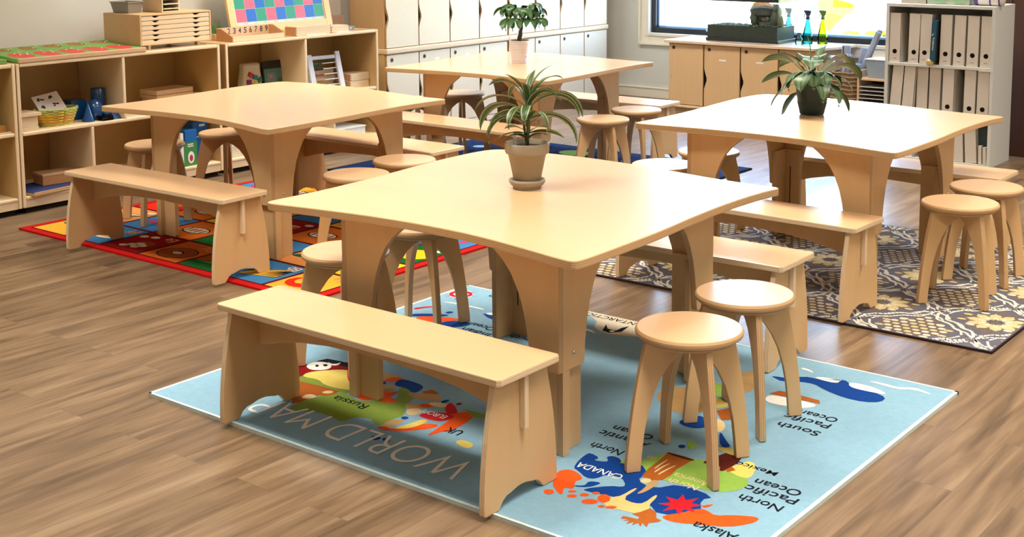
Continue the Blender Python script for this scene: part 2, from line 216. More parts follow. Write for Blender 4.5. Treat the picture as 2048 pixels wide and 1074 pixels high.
RUG_ART = [('green',[(-0.636,-0.666),(-0.645,-0.603),(-0.64,-0.558),(-0.609,-0.456),(-0.55,-0.46),(-0.482,-0.479),(-0.429,-0.416),(-0.388,-0.385),(-0.473,-0.291),(-0.445,-0.27),(-0.365,-0.32),(-0.347,-0.354),(-0.332,-0.401),(-0.266,-0.476),(-0.276,-0.527),(-0.267,-0.596),(-0.304,-0.592),(-0.34,-0.565),(-0.393,-0.594),(-0.393,-0.649),(-0.451,-0.638),(-0.519,-0.634),(-0.572,-0.652),(-0.608,-0.69)]),('green',[(-0.834,-0.437),(-0.804,-0.401),(-0.709,-0.432),(-0.632,-0.424),(-0.585,-0.426),(-0.596,-0.458),(-0.69,-0.45),(-0.803,-0.465)]),('dred',[(-0.921,-0.396),(-0.924,-0.33),(-0.88,-0.256),(-0.792,-0.203),(-0.698,-0.295),(-0.751,-0.309),(-0.823,-0.349),(-0.836,-0.386),(-0.838,-0.433),(-0.845,-0.465)]),('yellow',[(-0.836,-0.386),(-0.819,-0.353),(-0.767,-0.294),(-0.725,-0.289),(-0.606,-0.405),(-0.632,-0.424),(-0.709,-0.432),(-0.758,-0.405),(-0.823,-0.422)]),('black',[(-0.911,-0.307),(-0.915,-0.268),(-0.905,-0.233),(-0.844,-0.222),(-0.796,-0.22),(-0.77,-0.255),(-0.808,-0.257),(-0.855,-0.265),(-0.896,-0.282)]),('white',[(-0.903,-0.335),(-0.914,-0.309),(-0.903,-0.28),(-0.868,-0.268),(-0.843,-0.276),(-0.822,-0.301),(-0.826,-0.327),(-0.852,-0.347),(-0.876,-0.349)]),('black',[(-0.88,-0.318),(-0.89,-0.305),(-0.877,-0.302),(-0.864,-0.316),(-0.869,-0.324)]),('black',[(-0.869,-0.289),(-0.863,-0.277),(-0.845,-0.284),(-0.844,-0.3),(-0.855,-0.299)]),('white',[(-0.877,-0.254),(-0.845,-0.264),(-0.831,-0.247),(-0.836,-0.23),(-0.819,-0.258),(-0.833,-0.276)]),('brown',[(-0.841,-0.468),(-0.803,-0.465),(-0.687,-0.453),(-0.606,-0.454),(-0.609,-0.498),(-0.649,-0.535),(-0.641,-0.612),(-0.656,-0.634)]),('cream',[(-0.67,-0.581),(-0.683,-0.536),(-0.644,-0.531),(-0.637,-0.556)]),('cream',[(-0.655,-0.497),(-0.65,-0.469),(-0.622,-0.466),(-0.628,-0.494)]),('red',[(-0.776,-0.239),(-0.734,-0.214),(-0.678,-0.213),(-0.647,-0.23),(-0.63,-0.257),(-0.585,-0.287),(-0.609,-0.338),(-0.646,-0.366)]),('white',[(-0.665,-0.283),(-0.664,-0.269),(-0.646,-0.289),(-0.637,-0.268),(-0.638,-0.304)]),('tan',[(-0.657,-0.224),(-0.604,-0.211),(-0.535,-0.211),(-0.551,-0.261),(-0.61,-0.267)]),('orange',[(-0.561,-0.276),(-0.561,-0.23),(-0.522,-0.214),(-0.515,-0.247),(-0.545,-0.283)]),('navy',[(-0.507,-0.266),(-0.518,-0.224),(-0.422,-0.228),(-0.395,-0.257),(-0.393,-0.305),(-0.441,-0.28),(-0.486,-0.288)]),('cream',[(-0.612,-0.34),(-0.563,-0.309),(-0.542,-0.331),(-0.584,-0.363)]),('navy',[(-0.574,-0.298),(-0.548,-0.279),(-0.53,-0.303),(-0.553,-0.32)]),('orange',[(-0.61,-0.382),(-0.536,-0.327),(-0.514,-0.36),(-0.46,-0.355),(-0.448,-0.322),(-0.428,-0.344),(-0.433,-0.383),(-0.382,-0.392),(-0.372,-0.408),(-0.41,-0.437),(-0.446,-0.423),(-0.479,-0.472),(-0.553,-0.438)]),('tan',[(-0.536,-0.327),(-0.518,-0.3),(-0.479,-0.296),(-0.469,-0.35),(-0.501,-0.362)]),('brown',[(-0.375,-0.279),(-0.361,-0.238),(-0.318,-0.248),(-0.311,-0.267),(-0.351,-0.285)]),('tan',[(-0.404,-0.313),(-0.359,-0.291),(-0.305,-0.263),(-0.265,-0.303),(-0.32,-0.334),(-0.367,-0.333)]),('tan',[(-0.341,-0.396),(-0.3,-0.365),(-0.26,-0.404),(-0.304,-0.426)]),('orange',[(-0.3,-0.365),(-0.256,-0.344),(-0.243,-0.368),(-0.272,-0.391)]),('cream',[(-0.282,-0.34),(-0.252,-0.317),(-0.218,-0.315),(-0.21,-0.344),(-0.255,-0.355)]),('cream',[(-0.3,-0.434),(-0.269,-0.399),(-0.235,-0.431),(-0.258,-0.47)]),('orange',[(-0.147,-0.375),(-0.106,-0.321),(-0.074,-0.353),(-0.054,-0.456),(-0.076,-0.504),(-0.085,-0.557),(-0.1,-0.502),(-0.112,-0.425)]),('red',[(-0.229,-0.448),(-0.212,-0.402),(-0.164,-0.376),(-0.124,-0.391),(-0.133,-0.441),(-0.176,-0.452)]),('red',[(-0.205,-0.34),(-0.222,-0.295),(-0.178,-0.319),(-0.137,-0.356),(-0.166,-0.378)]),('dred',[(-0.2,-0.29),(-0.195,-0.274),(-0.18,-0.281),(-0.185,-0.301)]),('green',[(-0.156,-0.314),(-0.073,-0.308),(-0.024,-0.315),(-0.074,-0.353),(-0.108,-0.323)]),('tan',[(-0.277,-0.55),(-0.242,-0.501),(-0.228,-0.577),(-0.263,-0.587)]),('orange',[(-0.261,-0.603),(-0.247,-0.581),(-0.216,-0.589),(-0.181,-0.542),(-0.173,-0.503),(-0.131,-0.477),(-0.119,-0.505),(-0.171,-0.576),(-0.231,-0.611)]),('yellow',[(-0.219,-0.581),(-0.199,-0.513),(-0.199,-0.48),(-0.178,-0.464),(-0.168,-0.499),(-0.178,-0.55)]),('yellow',[(0.019,-0.545),(0.031,-0.52),(0.073,-0.523),(0.089,-0.55),(0.07,-0.565)]),('navy',[(-0.229,-0.677),(-0.214,-0.66),(-0.189,-0.672),(-0.201,-0.696)]),('navy',[(-0.19,-0.662),(-0.166,-0.655),(-0.147,-0.68),(-0.173,-0.68)]),('navy',[(-0.264,-0.502),(-0.262,-0.484),(-0.24,-0.484),(-0.241,-0.507)]),('navy',[(-0.256,-0.308),(-0.249,-0.28),(-0.237,-0.283),(-0.236,-0.315)]),('navy',[(0.441,-0.48),(0.421,-0.427),(0.412,-0.375),(0.416,-0.354),(0.464,-0.37),(0.454,-0.396),(0.492,-0.384),(0.496,-0.37),(0.474,-0.351),(0.484,-0.332),(0.513,-0.334),(0.54,-0.36),(0.599,-0.327),(0.644,-0.382),(0.644,-0.437),(0.714,-0.458),(0.762,-0.379),(0.889,-0.398),(0.863,-0.437),(0.91,-0.51),(0.822,-0.596),(0.758,-0.547),(0.745,-0.577),(0.679,-0.567),(0.642,-0.575),(0.566,-0.591),(0.551,-0.582),(0.602,-0.517),(0.635,-0.502),(0.637,-0.485),(0.599,-0.449),(0.549,-0.454),(0.54,-0.505),(0.512,-0.515),(0.463,-0.486)]),('navy',[(0.516,-0.577),(0.544,-0.561),(0.533,-0.532),(0.564,-0.519),(0.568,-0.532),(0.555,-0.563),(0.53,-0.579)]),('lime',[(0.534,-0.364),(0.53,-0.332),(0.577,-0.308),(0.605,-0.217),(0.66,-0.198),(0.705,-0.199),(0.764,-0.166),(0.821,-0.192),(0.904,-0.228),(0.925,-0.266),(0.921,-0.311),(0.889,-0.356),(0.849,-0.371),(0.708,-0.388),(0.634,-0.367),(0.593,-0.331)]),('brown',[(0.627,-0.35),(0.62,-0.276),(0.609,-0.202),(0.702,-0.202),(0.698,-0.296),(0.707,-0.345),(0.705,-0.39),(0.682,-0.408),(0.641,-0.406)]),('cream',[(0.652,-0.348),(0.651,-0.304),(0.659,-0.269),(0.657,-0.307),(0.658,-0.354)]),('cream',[(0.671,-0.356),(0.672,-0.31),(0.682,-0.269),(0.678,-0.317),(0.676,-0.361)]),('cream',[(0.638,-0.325),(0.636,-0.281),(0.639,-0.25),(0.641,-0.289),(0.644,-0.332)]),('dbrown',[(0.609,-0.202),(0.702,-0.202),(0.698,-0.217),(0.619,-0.215)]),('cream',[(0.653,-0.43),(0.66,-0.408),(0.676,-0.407),(0.682,-0.429),(0.669,-0.441)]),('tan',[(0.679,-0.41),(0.706,-0.406),(0.709,-0.483),(0.695,-0.514),(0.694,-0.473)]),('orange',[(0.83,-0.59),(0.863,-0.546),(0.891,-0.485),(0.916,-0.486),(0.948,-0.501),(0.984,-0.468),(1.028,-0.444),(1.049,-0.438),(1.06,-0.449),(1.052,-0.488),(1.01,-0.542),(0.962,-0.565),(0.887,-0.604),(0.845,-0.607)]),('orange',[(0.886,-0.47),(0.911,-0.436),(0.903,-0.477)]),('red',[(0.891,-0.465),(0.865,-0.495),(0.895,-0.518),(0.858,-0.519),(0.864,-0.559),(0.838,-0.531),(0.816,-0.566),(0.816,-0.525),(0.779,-0.533),(0.805,-0.503),(0.773,-0.479),(0.812,-0.478),(0.805,-0.436),(0.832,-0.466),(0.854,-0.43),(0.854,-0.473)]),('tan2',[(0.644,-0.604),(0.655,-0.57),(0.667,-0.556),(0.669,-0.487),(0.679,-0.484),(0.679,-0.567),(0.725,-0.573),(0.747,-0.556),(0.742,-0.489),(0.753,-0.49),(0.766,-0.566),(0.796,-0.587),(0.781,-0.608),(0.754,-0.629),(0.713,-0.631),(0.687,-0.641),(0.655,-0.626)]),('brown',[(0.756,-0.632),(0.769,-0.608),(0.778,-0.572),(0.804,-0.581),(0.825,-0.613),(0.845,-0.617),(0.842,-0.633),(0.825,-0.651),(0.834,-0.677),(0.811,-0.661),(0.818,-0.684),(0.801,-0.669),(0.795,-0.692),(0.788,-0.669),(0.778,-0.696),(0.773,-0.671),(0.759,-0.687),(0.767,-0.667),(0.747,-0.677),(0.744,-0.658),(0.765,-0.659),(0.748,-0.657),(0.788,-0.65),(0.783,-0.636)]),('orange',[(0.462,-0.607),(0.424,-0.538),(0.44,-0.504),(0.476,-0.51),(0.51,-0.533),(0.498,-0.558),(0.528,-0.6),(0.495,-0.603),(0.524,-0.644),(0.503,-0.639),(0.483,-0.623)]),('orange',[(0.496,-0.65),(0.5,-0.66),(0.497,-0.67),(0.489,-0.676),(0.479,-0.676),(0.47,-0.669),(0.466,-0.659),(0.468,-0.649),(0.476,-0.643),(0.487,-0.643)]),('orange',[(0.566,-0.633),(0.567,-0.64),(0.564,-0.648),(0.557,-0.653),(0.548,-0.654),(0.542,-0.651),(0.54,-0.644),(0.544,-0.636),(0.551,-0.63),(0.56,-0.629)]),('orange',[(0.588,-0.605),(0.59,-0.612),(0.587,-0.62),(0.58,-0.625),(0.573,-0.626),(0.567,-0.622),(0.565,-0.615),(0.568,-0.607),(0.574,-0.602),(0.582,-0.601)]),('orange',[(0.608,-0.576),(0.609,-0.582),(0.605,-0.588),(0.599,-0.592),(0.593,-0.594),(0.588,-0.591),(0.587,-0.586),(0.59,-0.58),(0.596,-0.575),(0.603,-0.574)]),('orange',[(0.636,-0.625),(0.638,-0.637),(0.632,-0.649),(0.62,-0.658),(0.606,-0.661),(0.596,-0.655),(0.594,-0.644),(0.6,-0.631),(0.612,-0.622),(0.626,-0.62)]),('orange',[(0.546,-0.609),(0.546,-0.614),(0.543,-0.621),(0.537,-0.625),(0.53,-0.627),(0.526,-0.624),(0.525,-0.619),(0.528,-0.612),(0.534,-0.608),(0.541,-0.606)]),('orange',[(0.652,-0.587),(0.659,-0.603),(0.657,-0.618),(0.647,-0.625),(0.634,-0.622),(0.621,-0.611),(0.615,-0.595),(0.616,-0.581),(0.626,-0.573),(0.64,-0.576)]),('orange',[(0.669,-0.64),(0.671,-0.646),(0.668,-0.651),(0.663,-0.655),(0.657,-0.656),(0.652,-0.652),(0.651,-0.647),(0.653,-0.641),(0.658,-0.637),(0.664,-0.636)]),('orange',[(0.7,-0.623),(0.7,-0.63),(0.695,-0.638),(0.687,-0.644),(0.678,-0.647),(0.672,-0.644),(0.672,-0.638),(0.677,-0.63),(0.685,-0.623),(0.694,-0.621)]),('dbrown',[(0.737,-0.21),(0.749,-0.155),(0.756,-0.114),(0.778,-0.061),(0.817,-0.115),(0.817,-0.206),(0.806,-0.225),(0.787,-0.184)]),('yellow',[(0.823,-0.202),(0.832,-0.15),(0.849,-0.113),(0.879,-0.136),(0.905,-0.217),(0.868,-0.223)]),('brown',[(0.817,-0.206),(0.823,-0.179),(0.845,-0.196),(0.831,-0.224)]),('navy',[(0.503,0.029),(0.515,0.087),(0.54,0.125),(0.6,0.056),(0.567,0.012)]),('cream',[(0.585,0.082),(0.594,0.137),(0.639,0.104),(0.659,0.045),(0.628,0.03)]),('navy',[(0.651,0.048),(0.716,-0.021),(0.743,-0.045),(0.716,-0.065)]),('yellow',[(0.715,-0.075),(0.744,-0.061),(0.805,-0.058),(0.792,-0.102),(0.737,-0.092)]),('tan',[(0.322,0.185),(0.31,0.284),(0.398,0.329),(0.513,0.205),(0.5,0.135),(0.435,0.106)]),('lime',[(0.402,0.421),(0.446,0.432),(0.507,0.325),(0.474,0.321)]),('yellow',[(0.482,0.306),(0.554,0.277),(0.561,0.241),(0.523,0.212)]),('brown',[(0.553,0.195),(0.58,0.256),(0.644,0.165),(0.611,0.13)]),('tan',[(0.437,0.538),(0.466,0.631),(0.536,0.5),(0.555,0.426),(0.496,0.381)]),('lime',[(0.606,-0.086),(0.631,-0.085),(0.662,-0.115),(0.647,-0.143)]),('navy',[(0.605,-0.137),(0.618,-0.122),(0.633,-0.136),(0.621,-0.154)]),('navy',[(0.54,0.616),(0.569,0.627),(0.608,0.633),(0.638,0.686),(0.684,0.691),(0.768,0.686),(0.756,0.734),(0.785,0.737),(0.819,0.691),(0.905,0.69),(0.966,0.661),(0.966,0.609),(0.922,0.576),(0.847,0.572),(0.76,0.602),(0.703,0.637),(0.652,0.628),(0.596,0.589),(0.568,0.603)]),('white',[(0.675,0.695),(0.703,0.723),(0.766,0.719),(0.756,0.734),(0.766,0.689)]),('white',[(0.804,0.725),(0.847,0.734),(0.904,0.723),(0.95,0.692),(0.888,0.684),(0.825,0.685)]),('white',[(0.859,0.782),(0.894,0.793),(0.964,0.783),(0.996,0.814),(1.031,0.807),(1.074,0.779),(1.003,0.797),(0.97,0.766),(0.901,0.776)]),('white',[(0.591,0.766),(0.62,0.766),(0.654,0.738),(0.624,0.75),(0.597,0.754)]),('brown',[(0.618,0.452),(0.636,0.498),(0.673,0.504),(0.79,0.497),(0.806,0.467),(0.747,0.464),(0.632,0.452)]),('white',[(0.631,0.44),(0.7,0.45),(0.799,0.452),(0.778,0.401),(0.734,0.383),(0.653,0.373)]),('cream2',[(-0.536,0.875),(-0.215,0.899),(-0.101,0.909),(-0.071,0.825),(-0.091,0.747),(-0.122,0.708),(-0.213,0.679),(-0.259,0.684),(-0.316,0.723),(-0.33,0.778),(-0.45,0.842)]),('black',[(-0.259,0.684),(-0.295,0.763),(-0.256,0.718),(-0.215,0.717),(-0.217,0.764),(-0.204,0.799),(-0.188,0.721),(-0.221,0.677)]),('white',[(-0.235,0.694),(-0.231,0.713),(-0.214,0.71),(-0.217,0.692)]),('navy',[(-0.794,0.575),(-0.758,0.573),(-0.733,0.595),(-0.678,0.593),(-0.591,0.616),(-0.564,0.585),(-0.644,0.551),(-0.688,0.54),(-0.729,0.538)]),('white',[(-0.791,0.586),(-0.751,0.617),(-0.695,0.614),(-0.649,0.623),(-0.678,0.593),(-0.733,0.595),(-0.758,0.573)]),('white',[(-1.038,0.595),(-1.016,0.616),(-0.974,0.619),(-0.921,0.623),(-0.868,0.626),(-0.831,0.612),(-0.911,0.612),(-0.964,0.608),(-1.006,0.604)]),('white',[(-0.391,0.641),(-0.349,0.665),(-0.305,0.666),(-0.261,0.635),(-0.297,0.647),(-0.342,0.649)]),('white',[(-1.022,0.77),(-1.008,0.742),(-1.01,0.713),(-1.027,0.689),(-1.055,0.679),(-1.086,0.683),(-1.113,0.702),(-1.128,0.73),(-1.126,0.76),(-1.108,0.783),(-1.08,0.794),(-1.048,0.789)]),('red',[(-1.029,0.765),(-1.018,0.742),(-1.02,0.718),(-1.035,0.699),(-1.059,0.689),(-1.084,0.692),(-1.106,0.707),(-1.117,0.73),(-1.115,0.754),(-1.1,0.774),(-1.076,0.783),(-1.05,0.78)]),('white',[(-1.039,0.757),(-1.032,0.741),(-1.034,0.724),(-1.045,0.71),(-1.062,0.703),(-1.08,0.705),(-1.095,0.715),(-1.103,0.731),(-1.101,0.748),(-1.09,0.762),(-1.073,0.769),(-1.054,0.767)]),('black',[(-0.979,0.75),(-1.055,0.734),(-0.978,0.68),(-1.059,0.727),(-1.028,0.642),(-1.068,0.725),(-1.102,0.659),(-1.076,0.729),(-1.157,0.722),(-1.079,0.738),(-1.16,0.794),(-1.075,0.745),(-1.108,0.833),(-1.067,0.747),(-1.032,0.814),(-1.058,0.742)]),('orange',[(-0.986,0.359),(-0.967,0.399),(-0.887,0.434),(-0.827,0.453),(-0.851,0.393),(-0.937,0.336)]),('navy',[(-0.853,0.358),(-0.839,0.41),(-0.781,0.437),(-0.738,0.411),(-0.798,0.333)]),('navy',[(-1.036,0.382),(-0.991,0.425),(-0.915,0.465),(-0.904,0.447),(-0.967,0.399),(-1.017,0.362)]),('navy',[(-0.937,0.483),(-0.937,0.509),(-0.911,0.511),(-0.916,0.485)]),('red',[(-1.089,0.458),(-1.063,0.504),(-0.999,0.553),(-1.053,0.494),(-1.068,0.447)])]
RUG_TEXT = [('WORLD MAP','white', 0.2, 0.201, -0.577, 0.993), ('Russia','black', 0.07, -0.423, -0.486, 0.161), ('UK','black', 0.07, -0.01, -0.464, 0.066), ('EUROPE','white', 0.05, -0.143, -0.395, 0.108), ('North','black', 0.07, 0.498, -0.279, 0.119), ('Atlantic','black', 0.07, 0.532, -0.178, 0.19), ('Ocean','black', 0.07, 0.508, -0.119, 0.153), ('CANADA','white', 0.06, 0.598, -0.433, 0.164), ('North','cream', 0.055, 0.819, -0.363, 0.1), ('America','cream', 0.055, 0.83, -0.319, 0.12), ('Mexico','black', 0.05, 0.958, -0.133, 0.141), ('North','black', 0.07, 1.079, -0.332, 0.137), ('Pacific','black', 0.07, 1.093, -0.264, 0.168), ('Ocean','black', 0.07, 1.077, -0.209, 0.15), ('South','black', 0.07, 0.923, 0.237, 0.15), ('Pacific','black', 0.07, 0.923, 0.317, 0.165), ('Ocean','black', 0.07, 0.919, 0.38, 0.138), ('Alaska','black', 0.07, 1.062, -0.564, 0.137), ('ANTARCTICA','black', 0.06, -0.162, 0.854, 0.319), ('Ocean','black', 0.07, -0.621, 0.45, 0.143), ('Indian','black', 0.07, -0.591, 0.382, 0.145), ('South','black', 0.07, -0.395, 0.426, 0.122), ('Ocean','black', 0.06, -0.785, 0.808, 0.165), ('USA','cream', 0.04, 0.605, -0.26, 0.031)]

# ------------------------------------------------------------------ room shell
def floor_material():
    m = bpy.data.materials.new('plank_floor'); m.use_nodes = True; N = m.node_tree.nodes; L = m.node_tree.links; b = N['Principled BSDF']
    tc = N.new('ShaderNodeTexCoord'); mp = N.new('ShaderNodeMapping'); mp.inputs['Rotation'].default_value = (0, 0, R_(90)); L.new(tc.outputs['Object'], mp.inputs[0])
    br = N.new('ShaderNodeTexBrick'); br.inputs['Scale'].default_value = 1; br.inputs['Brick Width'].default_value = 1.22; br.inputs['Row Height'].default_value = .16
    br.inputs['Mortar Size'].default_value = .0012; br.inputs['Mortar Smooth'].default_value = .3; br.offset = .37
    br.inputs['Color1'].default_value = (0, 0, 0, 1); br.inputs['Color2'].default_value = (1, 1, 1, 1); br.inputs['Mortar'].default_value = (.3, .3, .3, 1)
    L.new(mp.outputs[0], br.inputs[0])
    def nz(sc, det, dist):
        a = N.new('ShaderNodeMapping'); a.inputs['Scale'].default_value = sc
        ad = N.new('ShaderNodeVectorMath'); ad.operation = 'MULTIPLY_ADD'; ad.inputs[1].default_value = (7, 7, 7)
        L.new(br.outputs[0], ad.inputs[0]); L.new(tc.outputs['Object'], ad.inputs[2]); L.new(ad.outputs[0], a.inputs[0])
        n = N.new('ShaderNodeTexNoise'); n.inputs['Scale'].default_value = 1; n.inputs['Detail'].default_value = det; n.inputs['Distortion'].default_value = dist
        L.new(a.outputs[0], n.inputs[0]); return n
    n1 = nz((14, 1.3, 1), 6, 1.2); n2 = nz((5, .9, 1), 3, 1.5); n3 = nz((70, 3.5, 1), 4, .4)
    s = N.new('ShaderNodeMath'); s.operation = 'MULTIPLY_ADD'; s.inputs[1].default_value = .5; L.new(n1.outputs[0], s.inputs[0])
    s2 = N.new('ShaderNodeMath'); s2.operation = 'MULTIPLY'; s2.inputs[1].default_value = .3; L.new(n2.outputs[0], s2.inputs[0]); L.new(s2.outputs[0], s.inputs[2])
    s3 = N.new('ShaderNodeMath'); s3.operation = 'MULTIPLY_ADD'; s3.inputs[1].default_value = .2; L.new(n3.outputs[0], s3.inputs[0]); L.new(s.outputs[0], s3.inputs[2])
    sep = N.new('ShaderNodeSeparateColor'); L.new(br.outputs[0], sep.inputs[0])
    s4 = N.new('ShaderNodeMath'); s4.operation = 'MULTIPLY_ADD'; s4.inputs[1].default_value = .07; L.new(sep.outputs[0], s4.inputs[0]); L.new(s3.outputs[0], s4.inputs[2])
    cr = N.new('ShaderNodeValToRGB'); e = cr.color_ramp.elements
    e[0].position = .36; e[0].color = (*rgb(78, 61, 45), 1); e[1].position = .72; e[1].color = (*rgb(150, 128, 102), 1)
    x = cr.color_ramp.elements.new(.46); x.color = (*rgb(102, 82, 61), 1)
    x = cr.color_ramp.elements.new(.56); x.color = (*rgb(124, 101, 77), 1)
    L.new(s4.outputs[0], cr.inputs[0])
    mt = N.new('ShaderNodeMix'); mt.data_type = 'RGBA'; mt.inputs[7].default_value = (*rgb(80, 62, 50), 1)
    fm = N.new('ShaderNodeMath'); fm.operation = 'MULTIPLY'; fm.inputs[1].default_value = .35; L.new(br.outputs[1], fm.inputs[0]); L.new(fm.outputs[0], mt.inputs[0])
    L.new(cr.outputs[0], mt.inputs[6]); L.new(mt.outputs[2], b.inputs['Base Color'])
    b.inputs['Roughness'].default_value = .36; b.inputs['Specular IOR Level'].default_value = .5
    bp = N.new('ShaderNodeBump'); bp.inputs['Strength'].default_value = .12; bp.inputs['Distance'].default_value = .002; L.new(s3.outputs[0], bp.inputs['Height']); L.new(bp.outputs[0], b.inputs['Normal'])
    return m
XL, XR, YN, YF = -7.5, 2.6, -2.6, 10.45
WALL = mat('wall_paint', (.74, .76, .72), .7, .2, bump=.05, bscale=60)
TRIM = mat('trim_paint', (.92, .88, .76), .45, .4)
struct(MB().box(XL-.2, XR+.2, YN-.2, YF+.2, -.1, 0).build('floor', floor_material()))
struct(MB().box(XL-.2, XR+.2, YN-.2, YF+.2, CEIL, CEIL+.15).build('ceiling', mat('ceiling_tile', (.62, .61, .58), .9, .1)))
struct(MB().box(XL-.2, XL, YN-.2, YF+.2, 0, CEIL).build('wall_left', mat('left_wall_paint', (.76, .76, .72), .7, .2)))
struct(MB().box(XR, XR+.2, YN-.2, YF+.2, 0, CEIL).build('wall_right', WALL))
struct(MB().box(XL, XR, YN-.2, YN, 0, CEIL).build('wall_near', WALL))
WX0, WX1, WZ0, WZ1 = -6.70, -4.02, .62, 2.4
w = MB()
w.box(XL, WX0, YF, YF+.2, 0, CEIL).box(WX1, XR, YF, YF+.2, 0, CEIL).box(WX0, WX1, YF, YF+.2, 0, WZ0).box(WX0, WX1, YF, YF+.2, WZ1, CEIL)
struct(w.build('wall_far', WALL))
# moulded casing around the window
w = MB()
def frame(w, x0, x1, z0, z1, t, y0, y1, m=0):
    w.box(x0, x0+t, y0, y1, z0, z1, m).box(x1-t, x1, y0, y1, z0, z1, m).box(x0+t, x1-t, y0, y1, z0, z0+t, m).box(x0+t, x1-t, y0, y1, z1-t, z1, m)
frame(w, WX0-.115, WX1+.115, WZ0-.115, WZ1+.115, .115, YF-.018, YF)
frame(w, WX0-.115, WX1+.115, WZ0-.115, WZ1+.115, .026, YF-.036, YF-.018)
frame(w, WX0-.03, WX1+.03, WZ0-.03, WZ1+.03, .03, YF-.03, YF-.018)
struct(w.build('trim_1', TRIM, bevel=.004))
win = MB()
ALU = mat('dark_window_frame', (.015, .02, .028), .35)
frame(win, WX0, WX1, WZ0, WZ1, .05, YF+.02, YF+.09)
wo = struct(win.build('window_1', ALU, bevel=.003))
struct(MB().poly([(WX0+.05, YF+.055, WZ0+.05), (WX1-.05, YF+.055, WZ0+.05), (WX1-.05, YF+.055, WZ1-.05), (WX0+.05, YF+.055, WZ1-.05)]).build('window_pane', glassy('window_glass', (.96, .985, .99)), wo))
sash = MB(); frame(sash, WX0+.05, WX1-.05, WZ0+.05, WZ1-.05, .018, YF+.06, YF+.1)
sash.box(WX0+.10, WX0+.112, YF+.075, YF+.085, WZ0+.06, WZ1-.06)
struct(sash.build('window_sash', mat('pale_blue_sash', (.45, .62, .75), .4), wo))
# painted shapes on the pane
dec = MB()
def dpoly(l, m): dec.poly([(x, YF+.049, z) for x, z in l], m)
dpoly(chaikin([(-5.05, .98), (-4.85, 1.0), (-4.62, .94), (-4.8, .82), (-4.9, .70), (-4.98, .72), (-4.95, .84)], 2), 0)
dpoly(chaikin([(-5.12, .93), (-5.02, .94), (-5.03, .88), (-5.1, .87)], 2), 1)
dpoly(chaikin([(-5.75, .97), (-5.50, .97), (-5.50, .87), (-5.6, .92)], 1), 0)
dpoly([(-4.80, .70), (-4.62, .69), (-4.62, .72), (-4.72, .73)], 0); dpoly([(-4.58, .70), (-4.40, .69), (-4.38, .745), (-4.55, .735)], 0)
dpoly(chaikin([(-5.48, .70), (-5.48, .93), (-5.2, .95), (-5.1, .86), (-5.12, .70)], 1), 2)
struct(dec.build('window_paint', [glassy('yellow_window_paint', (1, .93, .05)), glassy('cyan_window_paint', (.1, .85, .95)), glassy('pale_cyan_window_paint', (.62, .95, .98))], wo))
bb = MB().box(XL, XR, YF-.014, YF, 0, .085).box(XL, XR, YF-.02, YF, .085, .1)
struct(bb.build('baseboard_far', TRIM, bevel=.003))
bb = MB().box(XL, XL+.014, YN, YF, 0, .1)
struct(bb.build('baseboard_left', TRIM, bevel=.003))
# dark stained door leaf behind the white bookcase
dm = mat('dark_stained_wood', (.075, .028, .014), .45, .4, noise=.25, nscale=(30, 30, 1.5))
t = struct(MB().box(-2.97, -2.0, 9.32, 9.37, 0.0, 2.1).build('door_1', dm, bevel=.002))
struct(MB().box(-2.0, -1.9, 9.28, 9.40, 0, CEIL).box(-3.02, -2.97, 9.31, 9.38, 0, 2.16).box(-3.02, -1.9, 9.31, 9.38, 2.1, 2.16).build('door_frame', dm, t))
struct(MB().box(-1.9, XR, 9.28, 9.40, 0, CEIL).box(-3.02, -1.9, 9.31, 9.38, 2.16, CEIL).build('wall_partition', WALL))

# outdoors
CONC = mat('bright_concrete', (.62, .60, .57), .9, .1, noise=.06, nscale=(1, 1, 1))
struct(MB().box(-60, 40, YF+.2, 90, -.35, -.2).build('ground_outside', CONC))
hg = MB(); random.seed(4)
for k in range(260):
    x = random.uniform(-26, 2); y = 19+random.uniform(0, 2.4)
    r = random.uniform(.15, .32); hg.ell((x, y, -.18+r*.3), (r, r, r*.5), 0, 7)
tag(hg.build('gravel_bed', mat('pinkish_gravel', (.34, .29, .30), .95, .05, noise=.4, nscale=(9, 9, 9))), 'strip of pale gravel and low planting outside across the pavement', 'gravel', kind='stuff')
for k, (x, y, wd, lab) in enumerate([(-15.4, 25.3, .36, 'grey wooden post outside the window, seen left of the aquarium'), (-12.0, 26.4, .33, 'grey wooden post outside, seen above the yellow spray bottle'), (-10.25, 23.8, .33, 'grey wooden post outside, nearest the white bookcase')]):
    o = MB().box(-wd/2, wd/2, -wd/2, wd/2, 0, 3).build('wooden_post', mat('weathered_grey_wood', (.12, .12, .125), .8, .2, noise=.2, nscale=(20, 20, 2)), bevel=.01)
    o.location = (x, y, -.2); tag(o, lab, 'post', 'wooden posts outside')

# ------------------------------------------------------------------ tables
TH = .70; TT = .028
def top_outline():
    c = [(-.665, -.645), (-.62, -.648), (-.5, -.625), (-.35, -.60), (-.2, -.580), (0, -.570), (.2, -.577), (.35, -.600), (.5, -.630), (.6, -.652), (.665, -.66), (.672, -.60), (.67, -.45), (.665, -.2), (.642, .05), (.632, .3), (.64, .5), (.652, .58), (.66, .622), (.61, .628),
         (.5, .625), (.34, .64), (.15, .675), (0, .697), (-.2, .712), (-.4, .705), (-.56, .68), (-.66, .66), (-.70, .62), (-.715, .52), (-.715, .35), (-.70, .18), (-.68, 0), (-.66, -.2), (-.652, -.4), (-.66, -.56)]
    return chaikin(c, 2)
LEGP = [(0, .672), (-.285, .672), (-.285, .652), (-.272, .64), (-.25, .625), (-.22, .60), (-.19, .565), (-.165, .52), (-.145, .47), (-.13, .41), (-.12, .35), (-.115, .29), (-.112, .278), (-.105, .272), (0, .272)]
